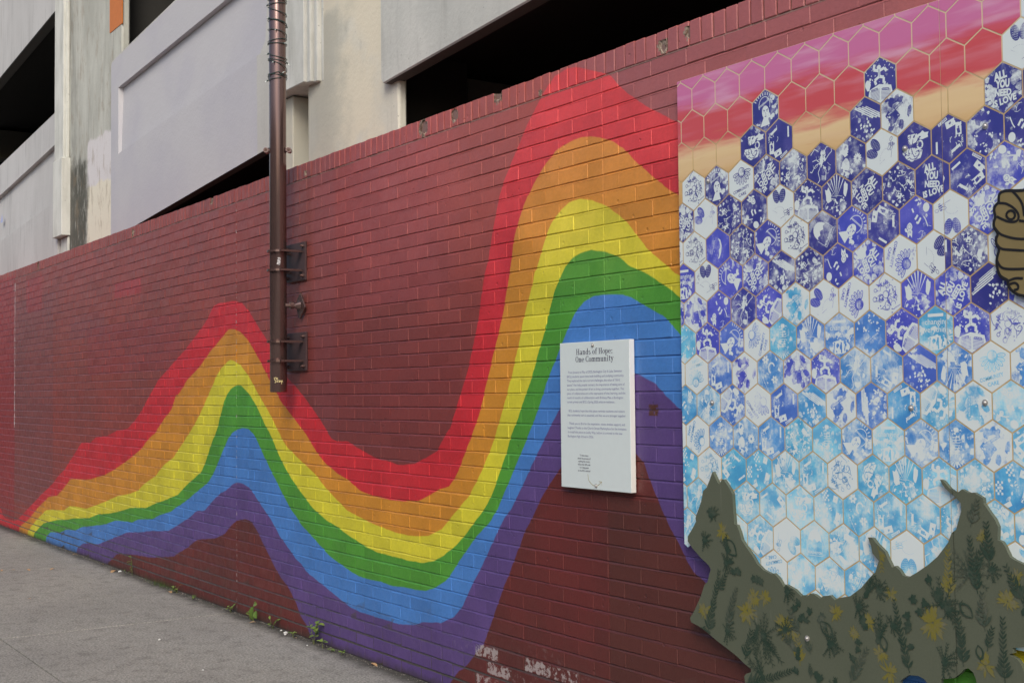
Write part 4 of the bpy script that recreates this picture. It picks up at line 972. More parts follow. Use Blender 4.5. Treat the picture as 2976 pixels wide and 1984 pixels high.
        m = Mot(I, sd_); m.poly([(.0, -.55), (.1, -.35), (.08, -.1), (.2, .05), (.14, .3), (.02, .5), (.2, .4), (.3, .1), (.25, -.25), (.12, -.5)], Pp); m.line([(-.45, -.3), (-.25, .35)], .02, Pp); m.blobs(5, Pp, .01, .03, -.5, -.1, -.4, .4)
    elif k == 'water':
        m = Mot(Md, sd_); m.blobs(10, I, .1, .26, -.7, .7, -.7, .7); m.lv = 2; m.blobs(26, Pp, .02, .07, -.9, .9, -.9, -.1); m.blobs(8, Pp, .03, .1, -.9, .9, .5, 1)
        m.lv = 3; m.rect(-.1, .18, .95, .13, .5, I); m.lv = 4; m.text('WATER WORLD', -.1, .18, .12, .5, Pp, .86, .02)
    elif k == 'lines':
        m = Mot(I, sd_); m.blobs(22, Md, .06, .18, -.9, .9, -.9, .3); m.lv = 2
        m.blobs(26, Pp, .02, .08, 0, .8, -.8, .2)
        for q in range(4): m.rect(.05-.12*q, .62-.17*q, 1.2, .115, .55, Pp)
        m.lv = 3
        for q in range(4): m.line([(-.45-.12*q, .33-.17*q), (.5-.12*q, .9-.17*q)], .03, Md)
        m.ell(-.4, -.15, .13, .14, 0, I, 12, .1); m.ell(-.35, -.5, .2, .2, 0, I, 12, .25)
    elif k == 'collage':
        m = Mot(I, sd_); m.lv = 2; m.rect(-.35, .45, .5, .12, .5, Pp); m.rect(-.5, -.3, .3, .6, 0, Pp); m.rect(-.1, -.6, .5, .3, .3, Pp); m.rect(.62, .3, .1, .5, 0, Pp); m.rect(.3, -.72, .5, .12, .5, Pp)
        m.lv = 3; m.blobs(18, I, .02, .07, -.7, 0, -.8, .1); m.rect(-.5, -.25, .14, .2, .2, I); m.rect(-.45, -.05, .1, .1, 0, I); m.text('LAKE', -.68, .12, .13, 1.57, Pp, .3, .03); m.text('MARCH 24', .3, -.72, .1, .5, I, .42, .02); m.blobs(12, Md, .02, .06)
        m.scrib(5, .03, Pp, -.6, 0, .0, .6, .2)
    elif k == 'daisy':
        m = Mot(I, sd_); m.blobs(10, Md, .05, .15); m.lv = 2
        for q in range(12): a = q*math.pi/6; m.ell(.4+.15*math.cos(a), -.05+.15*math.sin(a), .1, .045, a, Pp, 8)
        m.lv = 3; m.ell(.4, -.05, .05, .05, 0, I, 10); m.lv = 2; m.poly([(-.45, .75), (-.15, .62), (-.1, .2), (-.35, .1), (-.5, .3)], Pp); m.ell(-.3, -.25, .22, .3, .4, Md, 12, .2); m.blobs(9, Pp, .03, .1, -.6, .2, -.8, -.2)
        m.lv = 3; m.blobs(5, I, .03, .08, -.45, -.1, .1, .6)
    elif k == 'buggy':
        m = Mot(I, sd_); m.blobs(10, Md, .08, .2, -.9, .9, .4, 1); m.lv = 2; m.ell(-.1, .3, .3, .22, .2, Pp, 12, .25); m.ell(.45, .35, .3, .18, 0, Pp, 12, .3); m.ell(.3, .0, .18, .2, 0, Pp); m.ell(-.1, -.35, .5, .3, -.15, Pp, 12, .3)
        m.lv = 3; m.ell(.3, .0, .1, .12, 0, I); m.scrib(20, .028, I, -.55, .3, -.6, .45, .25); m.blobs(14, I, .02, .06, -.6, .4, -.65, .4)
    elif k == 'rays':
        m = Mot(I, sd_); m.blobs(10, Md, .1, .25); m.lv = 2
        for a in (75, 88, 99, 112, 128, 60): r_ = math.radians(a); m.poly([(.0, -.1), (1.1*math.cos(r_)-.03, 1.1*math.sin(r_)), (1.1*math.cos(r_)+.05, 1.1*math.sin(r_))], Pp)
        m.ell(-.5, .1, .18, .3, .3, Pp, 12, .3); m.ell(.55, .25, .13, .32, -.1, Pp, 10, .2); m.ell(.3, -.5, .35, .16, -.5, Md, 12, .3); m.blobs(16, Pp, .03, .1, -.6, .6, -.9, -.1); m.scrib(10, .02, Pp, -.5, .6, -.8, 0, .3)
    elif k == 'checker':
        m = Mot(I, sd_); m.lv = 2
        for q in range(5):
            for w_ in range(4):
                if (q+w_) % 2: m.rect(-.35+w_*.1+q*.02, .85-q*.1, .1, .09, .2, Pp); m.rect(-.8+w_*.09, .15-q*.11, .09, .1, .1, Pp)
        m.rect(.45, .5, .28, .3, -.3, Pp); m.rect(.55, -.35, .3, .55, -.3, Pp); m.blobs(9, Pp, .03, .07, -.2, .3, -.5, .3); m.rect(-.3, -.72, .4, .2, .5, Pp); m.blobs(6, Md, .06, .15); m.lv = 3; m.blobs(6, I, .02, .06, .35, .7, -.6, .6)
    elif k == 'noise':
        m = Mot(I, sd_); m.blobs(26, Md, .05, .16); m.lv = 2; m.blobs(60, Pp, .015, .08); m.scrib(16, .03, Pp, -.7, .7, -.8, .8, .2); m.rect(-.4, .2, .25, .2, .5, Pp); m.lv = 3; m.blobs(30, I, .01, .05)
    elif k == 'totem':
        m = Mot(I, sd_); m.blobs(30, Md, .05, .15, -.9, .9, -1, .4); m.lv = 2; m.ell(0, .6, .14, .1, 0, Pp, 12, .1); m.blobs(38, Pp, .015, .06, -.35, .35, -.5, .6)
        for q in range(7): m.line([(-.18, .3-q*.11), (.18, .3-q*.11)], .03, Pp)
        for q in range(9): a = math.radians(200+q*18); m.poly([(0, -.55), (.55*math.cos(a)-.02, -.5+.42*math.sin(a)), (.55*math.cos(a)+.05, -.5+.42*math.sin(a))], Pp)
        m.lv = 3; m.blobs(22, I, .01, .045, -.4, .4, -.9, .6)
    elif k == 'floral':
        m = Mot(I, sd_); m.lv = 2
        for cx, cz in ((-.3, .6), (.3, -.35)):
            for q in range(6): a = q*1.05; m.ell(cx+.13*math.cos(a), cz+.13*math.sin(a), .09, .06, a, Pp, 8, .2)
        m.ring(.1, .2, .2, .24, .08, Pp, 20, 250); m.poly([(.35, .75), (.5, .6), (.42, .5)], Pp); m.poly([(.5, .1), (.72, .0), (.6, .25)], Pp); m.line([(-.6, -.1), (-.1, -.95)], .02, Pp); m.blobs(10, Pp, .02, .05, -.5, .1, -.5, .2)
    return m
_mc = {}
HAWP = (HW-.0045)/2; HSP = HS-.0026
def tile_tris(k, rot):
    """triangles as ([(x,z)..], material, level) in panel metres for a motif turned by rot*60 degrees"""
    if (k, rot) in _mc: return _mc[(k, rot)]
    if k == 'sky': m = None; L = []
    else:
        m = motif(k); L = []
        c, s = math.cos(rot*math.pi/3), math.sin(rot*math.pi/3)
        for pts, mt, lv in m.P:
            if len(pts) > 4 or (len(pts) > 3 and lv < 3000 and k in ('dome', 'figure', 'crescent', 'daisy')):
                from mathutils.geometry import tessellate_polygon
                tris = [[pts[i] for i in tr] for tr in tessellate_polygon([[Vector((a, b, 0)) for a, b in pts]])]
            else: tris = [pts]
            for tr in tris:
                q = clip_poly([(a*c-b*s, a*s+b*c) for a, b in tr])
                if len(q) >= 3: L.append(([(a*HAWP/(R3/2), b*HSP) for a, b in q], mt, lv))
    order = {g: i for i, g in enumerate(sorted({l_[2] for l_ in L}))}
    L = [(a, b, order[g]) for a, b, g in L]
    base = [(a*HAWP/(R3/2), b*HSP) for a, b in hexpts()]
    _mc[(k, rot)] = (base, L, m.bg if m else 3); return _mc[(k, rot)]
TH = .0006
_tm = {}
def tile_mesh(k, rot, cx, cz, x0, x1, z0, z1):
    base, L, bgm = tile_tris(k, rot)
    cl = cx+min(p[0] for p in base) < x0 or cx+max(p[0] for p in base) > x1 or cz+HSP > z1 or cz-HSP < z0
    if not cl and (k, rot) in _tm: return _tm[(k, rot)]
    def cut(poly):
        for ax, lim, sg in ((0, x0-cx, -1), (0, x1-cx, 1), (1, z0-cz, -1), (1, z1-cz, 1)):
            out = []
            for i in range(len(poly)):
                p, q = poly[i], poly[(i+1) % len(poly)]; dp = (p[ax]-lim)*sg; dq = (q[ax]-lim)*sg
                if dp <= 0: out.append(p)
                if (dp < 0 < dq) or (dq < 0 < dp): s = dp/(dp-dq); out.append((p[0]+(q[0]-p[0])*s, p[1]+(q[1]-p[1])*s))
            poly = out
            if len(poly) < 3: return []
        return poly
    if cl: base = cut(base)
    if len(base) < 3: return None
    V, F, MI = [], [], []
    n = len(base)
    V += [(a, -TH, b) for a, b in base]+[(a, 0, b) for a, b in base]
    F.append(tuple(range(n))); MI.append(bgm)
    for i in range(n): j = (i+1) % n; F.append((j, i, n+i, n+j)); MI.append(bgm)
    for pts, mt, lv in L:
        if cl: pts = cut(pts)
        if len(pts) < 3: continue
        ar = sum(pts[i][0]*pts[(i+1) % len(pts)][1]-pts[(i+1) % len(pts)][0]*pts[i][1] for i in range(len(pts)))
        if ar < 0: pts = pts[::-1]
        s = len(V); V += [(a, -TH-.0001-.0000028*lv, b) for a, b in pts]; F.append(tuple(range(s, s+len(pts)))); MI.append(mt)
    me = bpy.data.meshes.new('hexagon_print'); me.from_pydata(V, [], F); me.polygons.foreach_set('material_index', MI)
    for mt in (M_ink, M_paper, M_mid, M_sun): me.materials.append(mt)
    me.update()
    if not cl: _tm[(k, rot)] = me
    return me
KEY = dict(A='love', F='flower', H='heart', W='woman', N='figure', S='buggy', P='rays', C='cat', D='dancer', T='changing', O='doodle', B='dome', X='water', L='lines', K='collage', M='daisy', G='totem', Z='noise', E='checker', R='floral', c='crescent', _='sky')
ROWS = [  # columns i = -2 .. 13 ; letter then turn
 '_0 _0 _0 _0 _0 _0 _0 _0 _0 _0 _0 _0 _0 H3 X1 D0',
 '_0 _0 _0 _0 W0 _0 _0 _0 N0 _0 _0 _0 H0 A0 S0 F0',
 '_0 _0 _0 _0 S0 K0 _0 _0 L5 X0 _0 _0 A0 M0 H2 X0',
 '_0 O0 W0 F0 A5 Z1 D0 M0 H1 S0 K3 X0 C0 L0 K0 N0',
 'A1 A1 H1 Z0 C1 H0 N0 P0 A5 Z2 A0 K2 C4 O0 A1 C0',
 'O0 O0 c0 Z1 W5 O0 B1 W5 K4 C3 H3 A5 F0 G0 N0 P0',
 'T0 T0 H0 W1 A5 L5 Z0 C0 A5 F4 H5 Z5 F2 K0 X0 E0',
 'X2 X1 C3 D0 N1 X0 H1 F4 O0 P0 A1 L0 N0 T0 S0 A0',
 'X0 X0 N0 W5 F1 G0 P0 T0 X3 N1 T0 N0 O1 H0 W0 D0',
 'F3 F3 K0 X0 R0 X1 N0 D0 K1 L5 P3 F0 X0 E0 A0 S0',
 'C0 C0 D3 N4 F5 K0 L5 X0 L1 K3 N4 X1 C1 N0 G0 A0',
 'F4 F4 G0 M0 K0 Z0 G0 W5 T0 W5 G0 X0 K5 H0 P0 F0',
 'E0 E0 O0 K5 E0 P0 K0 O2 S4 P0 N0 Z0 E0 C0 D0 W0',
 'D0 D0 X0 S0 K2 S0 E0 R0 K0 K1 N2 W0 C0 X0 L0 H0',
 'D0 D0 Z0 S2 N1 H4 B0 P4 P0 H3 D1 X0 X1 A0 K0 O0',
 'X0 X0 Z0 P0 F3 C0 S2 G1 X0 L0 P0 H0 S0 E0 N0 C0',
 'H0 H0 X0 Z0 C0 S0 L0 P0 X0 D0 A0 F0 G0 O0 H0 Z0']
hr = random.Random(21)
ntile = 0
def ink_for(z, k):
    u = (2.4-z)/1.7+hr.uniform(-.10, .10)
    navy, viol, azure, cyan, pale = (.038, .044, .25), (.068, .088, .52), (.07, .24, .62), (.06, .33, .62), (.17, .48, .76)
    st = [(-.2, navy), (.20, navy), (.32, viol), (.48, viol), (.58, azure), (.72, cyan), (.98, pale)]
    if .35 < u < .75 and hr.random() < .22: u += .28
    elif .2 < u < .5 and hr.random() < .3: u -= .15
    for (a, ca), (b, cb) in zip(st, st[1:]):
        if a <= u <= b: f = (u-a)/(b-a); return tuple(x+(y-x)*f for x, y in zip(ca, cb))
    return pale if u > 1 else navy
for j in range(-1, 17):
    row = ROWS[j].split() if j >= 0 else ['_0']*16
    for ii, cd in enumerate(row):
        i = ii-2; k = KEY[cd[0]]; rot = int(cd[1])
        cx = -3.345+HW*(i+.5*(j % 2)); cz = 2.5705-.1121*j-HS
        if cx > -1.75 or (cx < -3.27 and cz < .84): continue
        ink = ink_for(cz, k); wear = max(0, min(.95, hr.uniform(.35, .88)+(.25 if cz < 1.5 else 0)+(.15 if cz < 1.1 else 0)))
        for bi, (bx0, bx1) in enumerate(((PL+.001, SEAM-.0009), (SEAM+.0009, PRt-.001))):
            if cx+HAWP < bx0 or cx-HAWP > bx1: continue
            kk, rr = (k, rot)
            if bi == 1 and cx < SEAM and k != 'sky': kk, rr = KEY['ANPGKSE'[(j*3) % 7]], (rot+1) % 6
            me = tile_mesh(kk, rr, cx, cz, bx0, bx1, PB+.001, PT-.001)
            if me is None: continue
            o = link('hexagon_print', me, boards[bi]); o.location = (cx, PYF-.0001, cz)
            o.matrix_parent_inverse = Matrix.Translation(-wloc(boards[bi]))
            o.color = (*ink, wear); ntile += 1
for (bx, bz) in [(-2.18,2.174),(-2.46,2.156),(-3.326,2.183),(-2.459,1.369),(-2.203,1.385),(-3.324,1.384)]: screw(bx, bz, PYF-.001, boards[0] if bx < SEAM else boards[1])

# olive green land silhouette with plant prints
GREEN = [(-3.315,1.138),(-3.29,1.101),(-3.282,1.095),(-3.268,1.113),(-3.26,1.114),(-3.23,1.083),(-3.217,1.064),(-3.214,1.017),(-3.209,0.96),(-3.197,0.958),(-3.184,0.933),(-3.175,0.909),(-3.153,0.886),(-3.125,0.86),(-3.103,0.834),(-3.075,0.817),(-3.037,0.807),(-3.026,0.811),(-3.004,0.797),(-2.98,0.77),(-2.972,0.78),(-2.956,0.775),(-2.933,0.768),(-2.904,0.75),(-2.894,0.755),(-2.876,0.754),(-2.865,0.764),(-2.847,0.763),(-2.825,0.753),(-2.809,0.763),(-2.792,0.765),(-2.782,0.769),(-2.762,0.756),(-2.742,0.766),(-2.712,0.773),(-2.698,0.777),(-2.654,0.808),(-2.621,0.842),(-2.597,0.863),(-2.583,0.899),(-2.607,0.92),(-2.611,0.942),(-2.623,0.967),(-2.606,0.967),(-2.59,0.951),(-2.559,0.929),(-2.548,0.908),(-2.533,0.884),(-2.522,0.89),(-2.506,0.88),(-2.493,0.864),(-2.472,0.862),(-2.441,0.88),(-2.402,0.906),(-2.367,0.934),(-2.329,0.979),(-2.316,1.008),(-2.301,1.018),(-2.292,1.044),(-2.282,1.072),(-2.283,1.096),(-2.297,1.109),(-2.308,1.117),(-2.334,1.135),(-2.345,1.147),(-2.352,1.16),(-2.341,1.157),(-2.319,1.135),(-2.3,1.125),(-2.289,1.128),(-2.278,1.136),(-2.256,1.127),(-2.238,1.129),(-2.209,1.115),(-2.208,1.108),(-2.208,1.101),(-2.191,1.079),(-2.172,1.057),(-2.163,1.038),(-2.165,1.001),(-2.151,0.997),(-2.141,0.983),(-2.128,0.958),(-2.115,0.951),(-2.084,0.941),(-1.997,0.932),(-1.878,0.999),(-1.768,0.958),(-1.609,1.059),(-1.621,0.691),(-2.003,0.757),(-2.09,0.716),(-2.127,0.707),(-2.123,0.694),(-2.138,0.688),(-2.114,0.679),(-2.102,0.668),(-2.093,0.649),(-2.093,0.616),(-2.112,0.571),(-2.232,0.537),(-2.247,0.601),(-2.255,0.617),(-2.271,0.627),(-2.284,0.622),(-2.303,0.603),(-2.32,0.59),(-2.349,0.582),(-2.365,0.58),(-2.374,0.53),(-2.408,0.513),(-2.414,0.558),(-2.424,0.568),(-2.445,0.574),(-2.48,0.57),(-2.511,0.548),(-2.533,0.489),(-2.809,0.359),(-3.114,0.341),(-3.165,0.407),(-3.17,0.419),(-3.174,0.442),(-3.164,0.452),(-3.141,0.462),(-3.14,0.472),(-3.174,0.486),(-3.209,0.505),(-3.262,0.526),(-3.309,0.543),(-3.358,0.565),(-3.401,0.58),(-3.439,0.587),(-3.446,0.603),(-3.425,0.628),(-3.389,0.684),(-3.366,0.732),(-3.35,0.744),(-3.341,0.771),(-3.332,0.791),(-3.343,0.804),(-3.383,0.826),(-3.426,0.856),(-3.451,0.879),(-3.451,0.897),(-3.431,0.92),(-3.405,0.954),(-3.408,0.967),(-3.377,1.027),(-3.365,1.067),(-3.347,1.08),(-3.33,1.108)]
M_green = NT('olive_board'); t = M_green
c = t.mix(t.noise(2.5, 4), (.084, .099, .068), (.108, .122, .086)); c = t.mix(1, c, t.mix(t.noise(180, 3), (.85, .85, .85), (1.15, 1.15, 1.15)), 'MULTIPLY')
st_ = t.ramp(t.noise(4, 4, v=t.vm('MULTIPLY', t.pos, (6, 1, .6))), .68, .8); c = t.mix(t.m('MULTIPLY', st_, .3), c, (.26, .26, .22))
M_green = t.out(c, .55, .4)
GY = -.044
def silhouette(name, pts, y0, y1, mat, parent, xa=-99., xb=99.):
    from mathutils.geometry import tessellate_polygon
    def cutx(poly):
        for lim, sg in ((xa, -1), (xb, 1)):
            out = []
            for i in range(len(poly)):
                p, q = poly[i], poly[(i+1) % len(poly)]; dp = (p[0]-lim)*sg; dq = (q[0]-lim)*sg
                if dp <= 0: out.append(p)
                if (dp < 0 < dq) or (dq < 0 < dp): s_ = dp/(dp-dq); out.append((p[0]+(q[0]-p[0])*s_, p[1]+(q[1]-p[1])*s_))
            poly = out
            if len(poly) < 3: return []
        return poly
    mb = MB()
    for tr in tessellate_polygon([[Vector((x, z, 0)) for x, z in pts]]):
        t3 = cutx([pts[i] for i in tr])
        if len(t3) < 3: continue
        ar = sum(t3[i][0]*t3[(i+1) % len(t3)][1]-t3[(i+1) % len(t3)][0]*t3[i][1] for i in range(len(t3)))
        if ar < 0: t3 = t3[::-1]
        mb.poly([(x, y0, z) for x, z in t3]); mb.poly([(x, y1, z) for x, z in reversed(t3)])
    for (ax, az), (bx, bz) in zip(pts, pts[1:]+pts[:1]):
        if max(ax, bx) < xa or min(ax, bx) > xb: continue
        mb.poly([(ax, y0, az), (bx, y0, bz), (bx, y1, bz), (ax, y1, az)])
    return mb.build(name, [mat], parent, fix=False)
land = [silhouette('land_cutout', GREEN, GY, -.030, M_green, mural, -99, -2.3105), silhouette('land_cutout', GREEN, GY, -.030, M_green, mural, -2.309, 99)]
def ink_on_board(name, col, lo):
    t = NT(name); f = t.ramp(t.noise(35, 5, .7), .25, .62, lo, .88); return t.out(t.mix(f, (.14, .145, .11), col), .6, .3)
IN = {'G': ink_on_board('green_plant_ink', (.008, .036, .024), .62), 'T': ink_on_board('faint_plant_ink', (.03, .055, .04), .2), 'Y': ink_on_board('mustard_plant_ink', (.175, .155, .018), .02)}
extra_r = random.Random(3)
def inside(x, z):
    c_ = False; n = len(GREEN)
    for i in range(n):
        (x0, z0), (x1, z1) = GREEN[i], GREEN[(i+1) % n]
        if (z0 > z) != (z1 > z) and x < (x1-x0)*(z-z0)/(z1-z0)+x0: c_ = not c_
    return c_
sr = random.Random(5); LV = [0]
def leaf(mb, x, z, a, L, w, lvl):
    c_, s_ = math.cos(a), math.sin(a); P = [(0, 0), (L*.3, w/2), (L*.7, w*.42), (L, 0), (L*.7, -w*.42), (L*.3, -w/2)]
    P = [(x+u*c_-v*s_, z+u*s_+v*c_) for u, v in P]
    LV[0] += 1; yy = GY-.0004-lvl-LV[0]*.0000012
    if all(inside(*p) for p in P): mb.poly([(p[0], yy, p[1]) for p in P])
def seg(mb, x0, z0, x1, z1, w, lvl):
    if not (inside(x0, z0) and inside(x1, z1)): return
    LV[0] += 1; lvl += LV[0]*.0000012
    L = math.hypot(x1-x0, z1-z0) or 1; nx_, nz_ = -(z1-z0)/L*w/2, (x1-x0)/L*w/2
    mb.poly([(x0+nx_, GY-.0004-lvl, z0+nz_), (x1+nx_, GY-.0004-lvl, z1+nz_), (x1-nx_*.6, GY-.0004-lvl, z1-nz_*.6), (x0-nx_, GY-.0004-lvl, z0-nz_)])
PRINTS = list([('fern',-3.351,0.566,-3.29,0.785,'G'),('fern',-3.167,0.5,-3.136,0.599,'G'),('fern',-3.164,0.42,-2.941,0.507,'G'),('fine',-3.08,0.595,-3.014,0.605,'G'),('stem',-3.074,0.588,-3.027,0.508,'G'),('seed',-3.199,0.853,-3.263,0.905,'G'),('blob',-3.199,0.845,-3.201,0.778,'G'),('fine',-3.253,0.822,-3.212,0.827,'G'),('blob',-3.125,0.812,-3.064,0.766,'G'),('blob',-2.935,0.723,-2.852,0.722,'G'),('blob',-2.91,0.679,-2.88,0.668,'G'),('fern',-3.247,0.594,-3.202,0.737,'T'),('fine',-3.253,0.585,-3.212,0.591,'G'),('fine',-2.785,0.614,-2.736,0.622,'G'),('seed',-2.769,0.639,-2.823,0.68,'G'),('fine',-3.361,0.892,-3.324,0.895,'G'),('fine',-3.316,0.989,-3.285,0.991,'G'),('fine',-2.966,0.758,-2.929,0.763,'G'),('fern',-2.907,0.626,-2.952,0.697,'T'),('sun',-3.152,0.67,-3.1,0.677,'Y'),('sun',-3.122,0.718,-3.082,0.724,'Y'),('sun',-3.071,0.725,-3.038,0.729,'Y'),('sun',-2.975,0.635,-2.917,0.644,'Y'),('sun',-3.367,0.64,-3.33,0.645,'Y'),('sun',-3.268,0.93,-3.227,0.933,'Y'),('fernY',-2.914,0.523,-2.923,0.615,'Y'),('sun',-2.757,0.716,-2.723,0.721,'Y'),('blob',-2.848,0.508,-2.798,0.509,'G'),('fern',-3.388,0.578,-3.345,0.563,'G'),('stem',-3.102,0.62,-3.138,0.533,'G'),('fern',-3.298,0.717,-3.254,0.785,'G'),('blob',-3.327,1.026,-3.31,0.968,'G'),('fern',-2.766,0.575,-2.765,0.632,'G'),('fern',-2.475,0.578,-2.526,0.784,'G'),('fern',-2.286,0.629,-2.304,0.772,'G'),('fern',-2.232,0.843,-2.255,1.0,'G'),('fern',-2.151,0.607,-2.153,0.78,'G'),('fern',-2.089,0.835,-2.138,0.927,'G'),('fern',-2.21,0.742,-2.217,0.842,'T'),('fine',-2.665,0.748,-2.622,0.753,'G'),('fine',-2.351,0.631,-2.297,0.64,'G'),('fine',-2.584,0.809,-2.547,0.814,'G'),('blob',-2.415,0.869,-2.362,0.816,'G'),('blob',-2.46,0.779,-2.417,0.783,'G'),('fernY',-2.329,0.817,-2.329,0.965,'Y'),('sun',-2.389,0.739,-2.335,0.747,'Y'),('sun',-2.137,0.835,-2.1,0.84,'Y'),('sun',-2.215,1.01,-2.192,1.012,'Y'),('sun',-2.585,0.617,-2.553,0.622,'Y'),('sun',-2.55,0.565,-2.51,0.572,'Y'),('sun',-2.215,0.644,-2.176,0.651,'Y'),('seed',-2.562,0.628,-2.574,0.673,'G'),('seed',-2.226,0.659,-2.236,0.698,'G'),('fine',-2.187,0.915,-2.157,0.919,'G'),('fern',-2.191,0.928,-2.199,1.042,'G'),('fern',-2.25,1.031,-2.226,1.104,'T'),('fern',-2.705,0.505,-2.635,0.619,'T'),('sun',-2.624,0.702,-2.591,0.706,'Y'),('sun',-2.109,0.904,-2.083,0.907,'Y'),('fine',-2.334,0.785,-2.305,0.789,'G'),('fern',-2.206,0.686,-2.188,0.749,'G'),('fine',-2.533,0.708,-2.501,0.712,'G'),('fernY',-2.585,0.944,-2.573,0.873,'Y'),('seed',-2.293,0.808,-2.25,0.773,'G'),('sun',-2.539,0.804,-2.512,0.808,'Y'),('sun',-2.686,0.663,-2.662,0.667,'Y'),('blob',-2.642,0.706,-2.634,0.66,'G'),('fern',-2.065,0.644,-2.076,0.772,'G'),('sun',-2.045,0.841,-2.01,0.846,'Y'),('fern',-2.013,0.717,-2.027,0.843,'G')])
for _ in range(46):
    ex, ez = extra_r.uniform(-3.3, -1.9), extra_r.uniform(.45, .98); ea = extra_r.uniform(.9, 2.2); el = extra_r.uniform(.04, .10)
    if inside(ex, ez) and inside(ex+math.cos(ea)*el, ez+math.sin(ea)*el): PRINTS.append((extra_r.choice(['fern', 'fern', 'fine', 'blob', 'stem', 'sun']), ex, ez, ex+math.cos(ea)*el, ez+math.sin(ea)*el, ''))
PRINTS = [(k, a, b, c, d, col or ('Y' if k == 'sun' else extra_r.choice('GT'))) for k, a, b, c, d, col in PRINTS]
for n_, (k, x0, z0, x1, z1, colk) in enumerate(PRINTS):
    mb = MB(); L = math.hypot(x1-x0, z1-z0); a = math.atan2(z1-z0, x1-x0); lvl = (n_ % 4)*.0003+(0 if colk == 'Y' else .0012); LV[0] = 0
    if k in ('fern', 'fernY'):
        n = max(6, int(L/.0125)); px, pz = x0, z0; bend = sr.uniform(-.25, .25)
        for i in range(n):
            u = i/n; aa = a+bend*(u-.5); qx, qz = px+math.cos(aa)*L/n, pz+math.sin(aa)*L/n
            seg(mb, px, pz, qx, qz, .0028*(1-u*.5), lvl+.00001)
            ll = (.034 if u > .12 else .04)*(1-u*.62)*min(1, L/.13+.3)*sr.uniform(.75, 1.1)
            for s_ in (-1, 1): leaf(mb, qx, qz, aa+s_*sr.uniform(.55, .85), ll, ll*.27, lvl+.00002)
            px, pz = qx, qz
    elif k in ('fine', 'stem'):
        nb = 11 if k == 'fine' else 7
        for b in range(nb):
            aa = a+(b-(nb-1)/2)*(.42 if k == 'fine' else .13); px, pz = x0, z0; l_ = L*sr.uniform(.6, 1.1)
            for i in range(5):
                qx, qz = px+math.cos(aa)*l_/5, pz+math.sin(aa)*l_/5; seg(mb, px, pz, qx, qz, .0036*(1-i/6), lvl)
                for s_ in (-1, 1):
                    bb = aa+s_*sr.uniform(.4, .9); seg(mb, qx, qz, qx+math.cos(bb)*l_*.16, qz+math.sin(bb)*l_*.16, .0022, lvl+.00001)
                aa += sr.uniform(-.2, .2); px, pz = qx, qz
        leaf(mb, x0-.012*math.cos(a), z0-.012*math.sin(a), a, .03, .02, lvl+.00002)
    elif k == 'sun':
        for b in range(34):
            aa = sr.uniform(0, 6.28); l_ = L*sr.uniform(.35, 1.05); leaf(mb, x0+math.cos(aa)*L*.05, z0+math.sin(aa)*L*.05, aa, l_, l_*sr.uniform(.12, .3), lvl+.000002*b)
    elif k == 'blob':
        for b in range(max(3, int(L/.022))):
            u = sr.random(); cx_, cz_ = x0+(x1-x0)*u+sr.uniform(-.012, .012), z0+(z1-z0)*u+sr.uniform(-.02, .02)
            for q in range(6): aa = q*1.05+sr.uniform(-.2, .2); leaf(mb, cx_, cz_, aa, sr.uniform(.010, .020), sr.uniform(.007, .013), lvl+.00001*b)
    elif k == 'seed':
        for s_ in (-1, 1):
            px, pz = x0, z0
            for i in range(10):
                u = (i+1)/10; off = s_*.28*L*math.sin(u*math.pi)
                qx, qz = x0+(x1-x0)*u-math.sin(a)*off, z0+(z1-z0)*u+math.cos(a)*off; seg(mb, px, pz, qx, qz, .0075*(1.1-u*.6), lvl); px, pz = qx, qz
    if mb.f: mb.build('plant_print', IN[colk], land[0 if x0 < -2.31 else 1], fix=False)
for (bx, bz) in [[(-2.88,0.617)][0]]: screw(bx, bz, GY-.001, land[0])

# painted fist cut out of board
HAND = [(-2.055,1.971),(-2.081,1.973),(-2.095,1.976),(-2.119,1.978),(-2.133,1.972),(-2.135,1.954),(-2.134,1.948),(-2.148,1.939),(-2.151,1.925),(-2.145,1.909),(-2.153,1.894),(-2.152,1.878),(-2.138,1.86),(-2.147,1.847),(-2.146,1.831),(-2.136,1.816),(-2.144,1.797),(-2.147,1.775),(-2.14,1.744),(-2.126,1.733),(-2.111,1.726),(-2.113,1.714),(-2.103,1.698),(-2.083,1.684),(-2.064,1.679),(-2.028,1.672),(-1.956,1.681),(-1.896,1.722),(-1.864,1.811),(-1.88,1.904),(-1.938,1.958),(-2.009,1.972)]
M_hand = NT('brown_painted_board'); t = M_hand; c = t.mix(t.noise(9, 5, .65), (.185, .145, .062), (.235, .185, .085)); M_hand = t.out(c, .5, .4)
hand = silhouette('fist_cutout', HAND, -.0415, -.030, M_hand, mural)
M_blk = plain('black_line_paint', (.014, .014, .016), .45, .4)
mb = MB()
def ink_line(mb, pts, w, y):
    # smooth then lay a ribbon with mitred joints
    P = [Vector((p[0], p[1])) for p in pts]
    for _ in range(2):
        Q = [P[0]]
        for a_, b_ in zip(P, P[1:]): Q += [a_*.75+b_*.25, a_*.25+b_*.75]
        P = Q+[P[-1]]
    L_, R_ = [], []
    for i, p in enumerate(P):
        d = (P[min(i+1, len(P)-1)]-P[max(i-1, 0)])
        d = d.normalized() if d.length > 0 else Vector((1, 0)); nn = Vector((-d.y, d.x))*w/2
        L_.append(p+nn); R_.append(p-nn)
    for i in range(len(P)-1):
        mb.poly([(R_[i].x, y, R_[i].y), (R_[i+1].x, y, R_[i+1].y), (L_[i+1].x, y, L_[i+1].y), (L_[i].x, y, L_[i].y)])
ink_line(mb, HAND+[HAND[0]], .0085, -.0422)
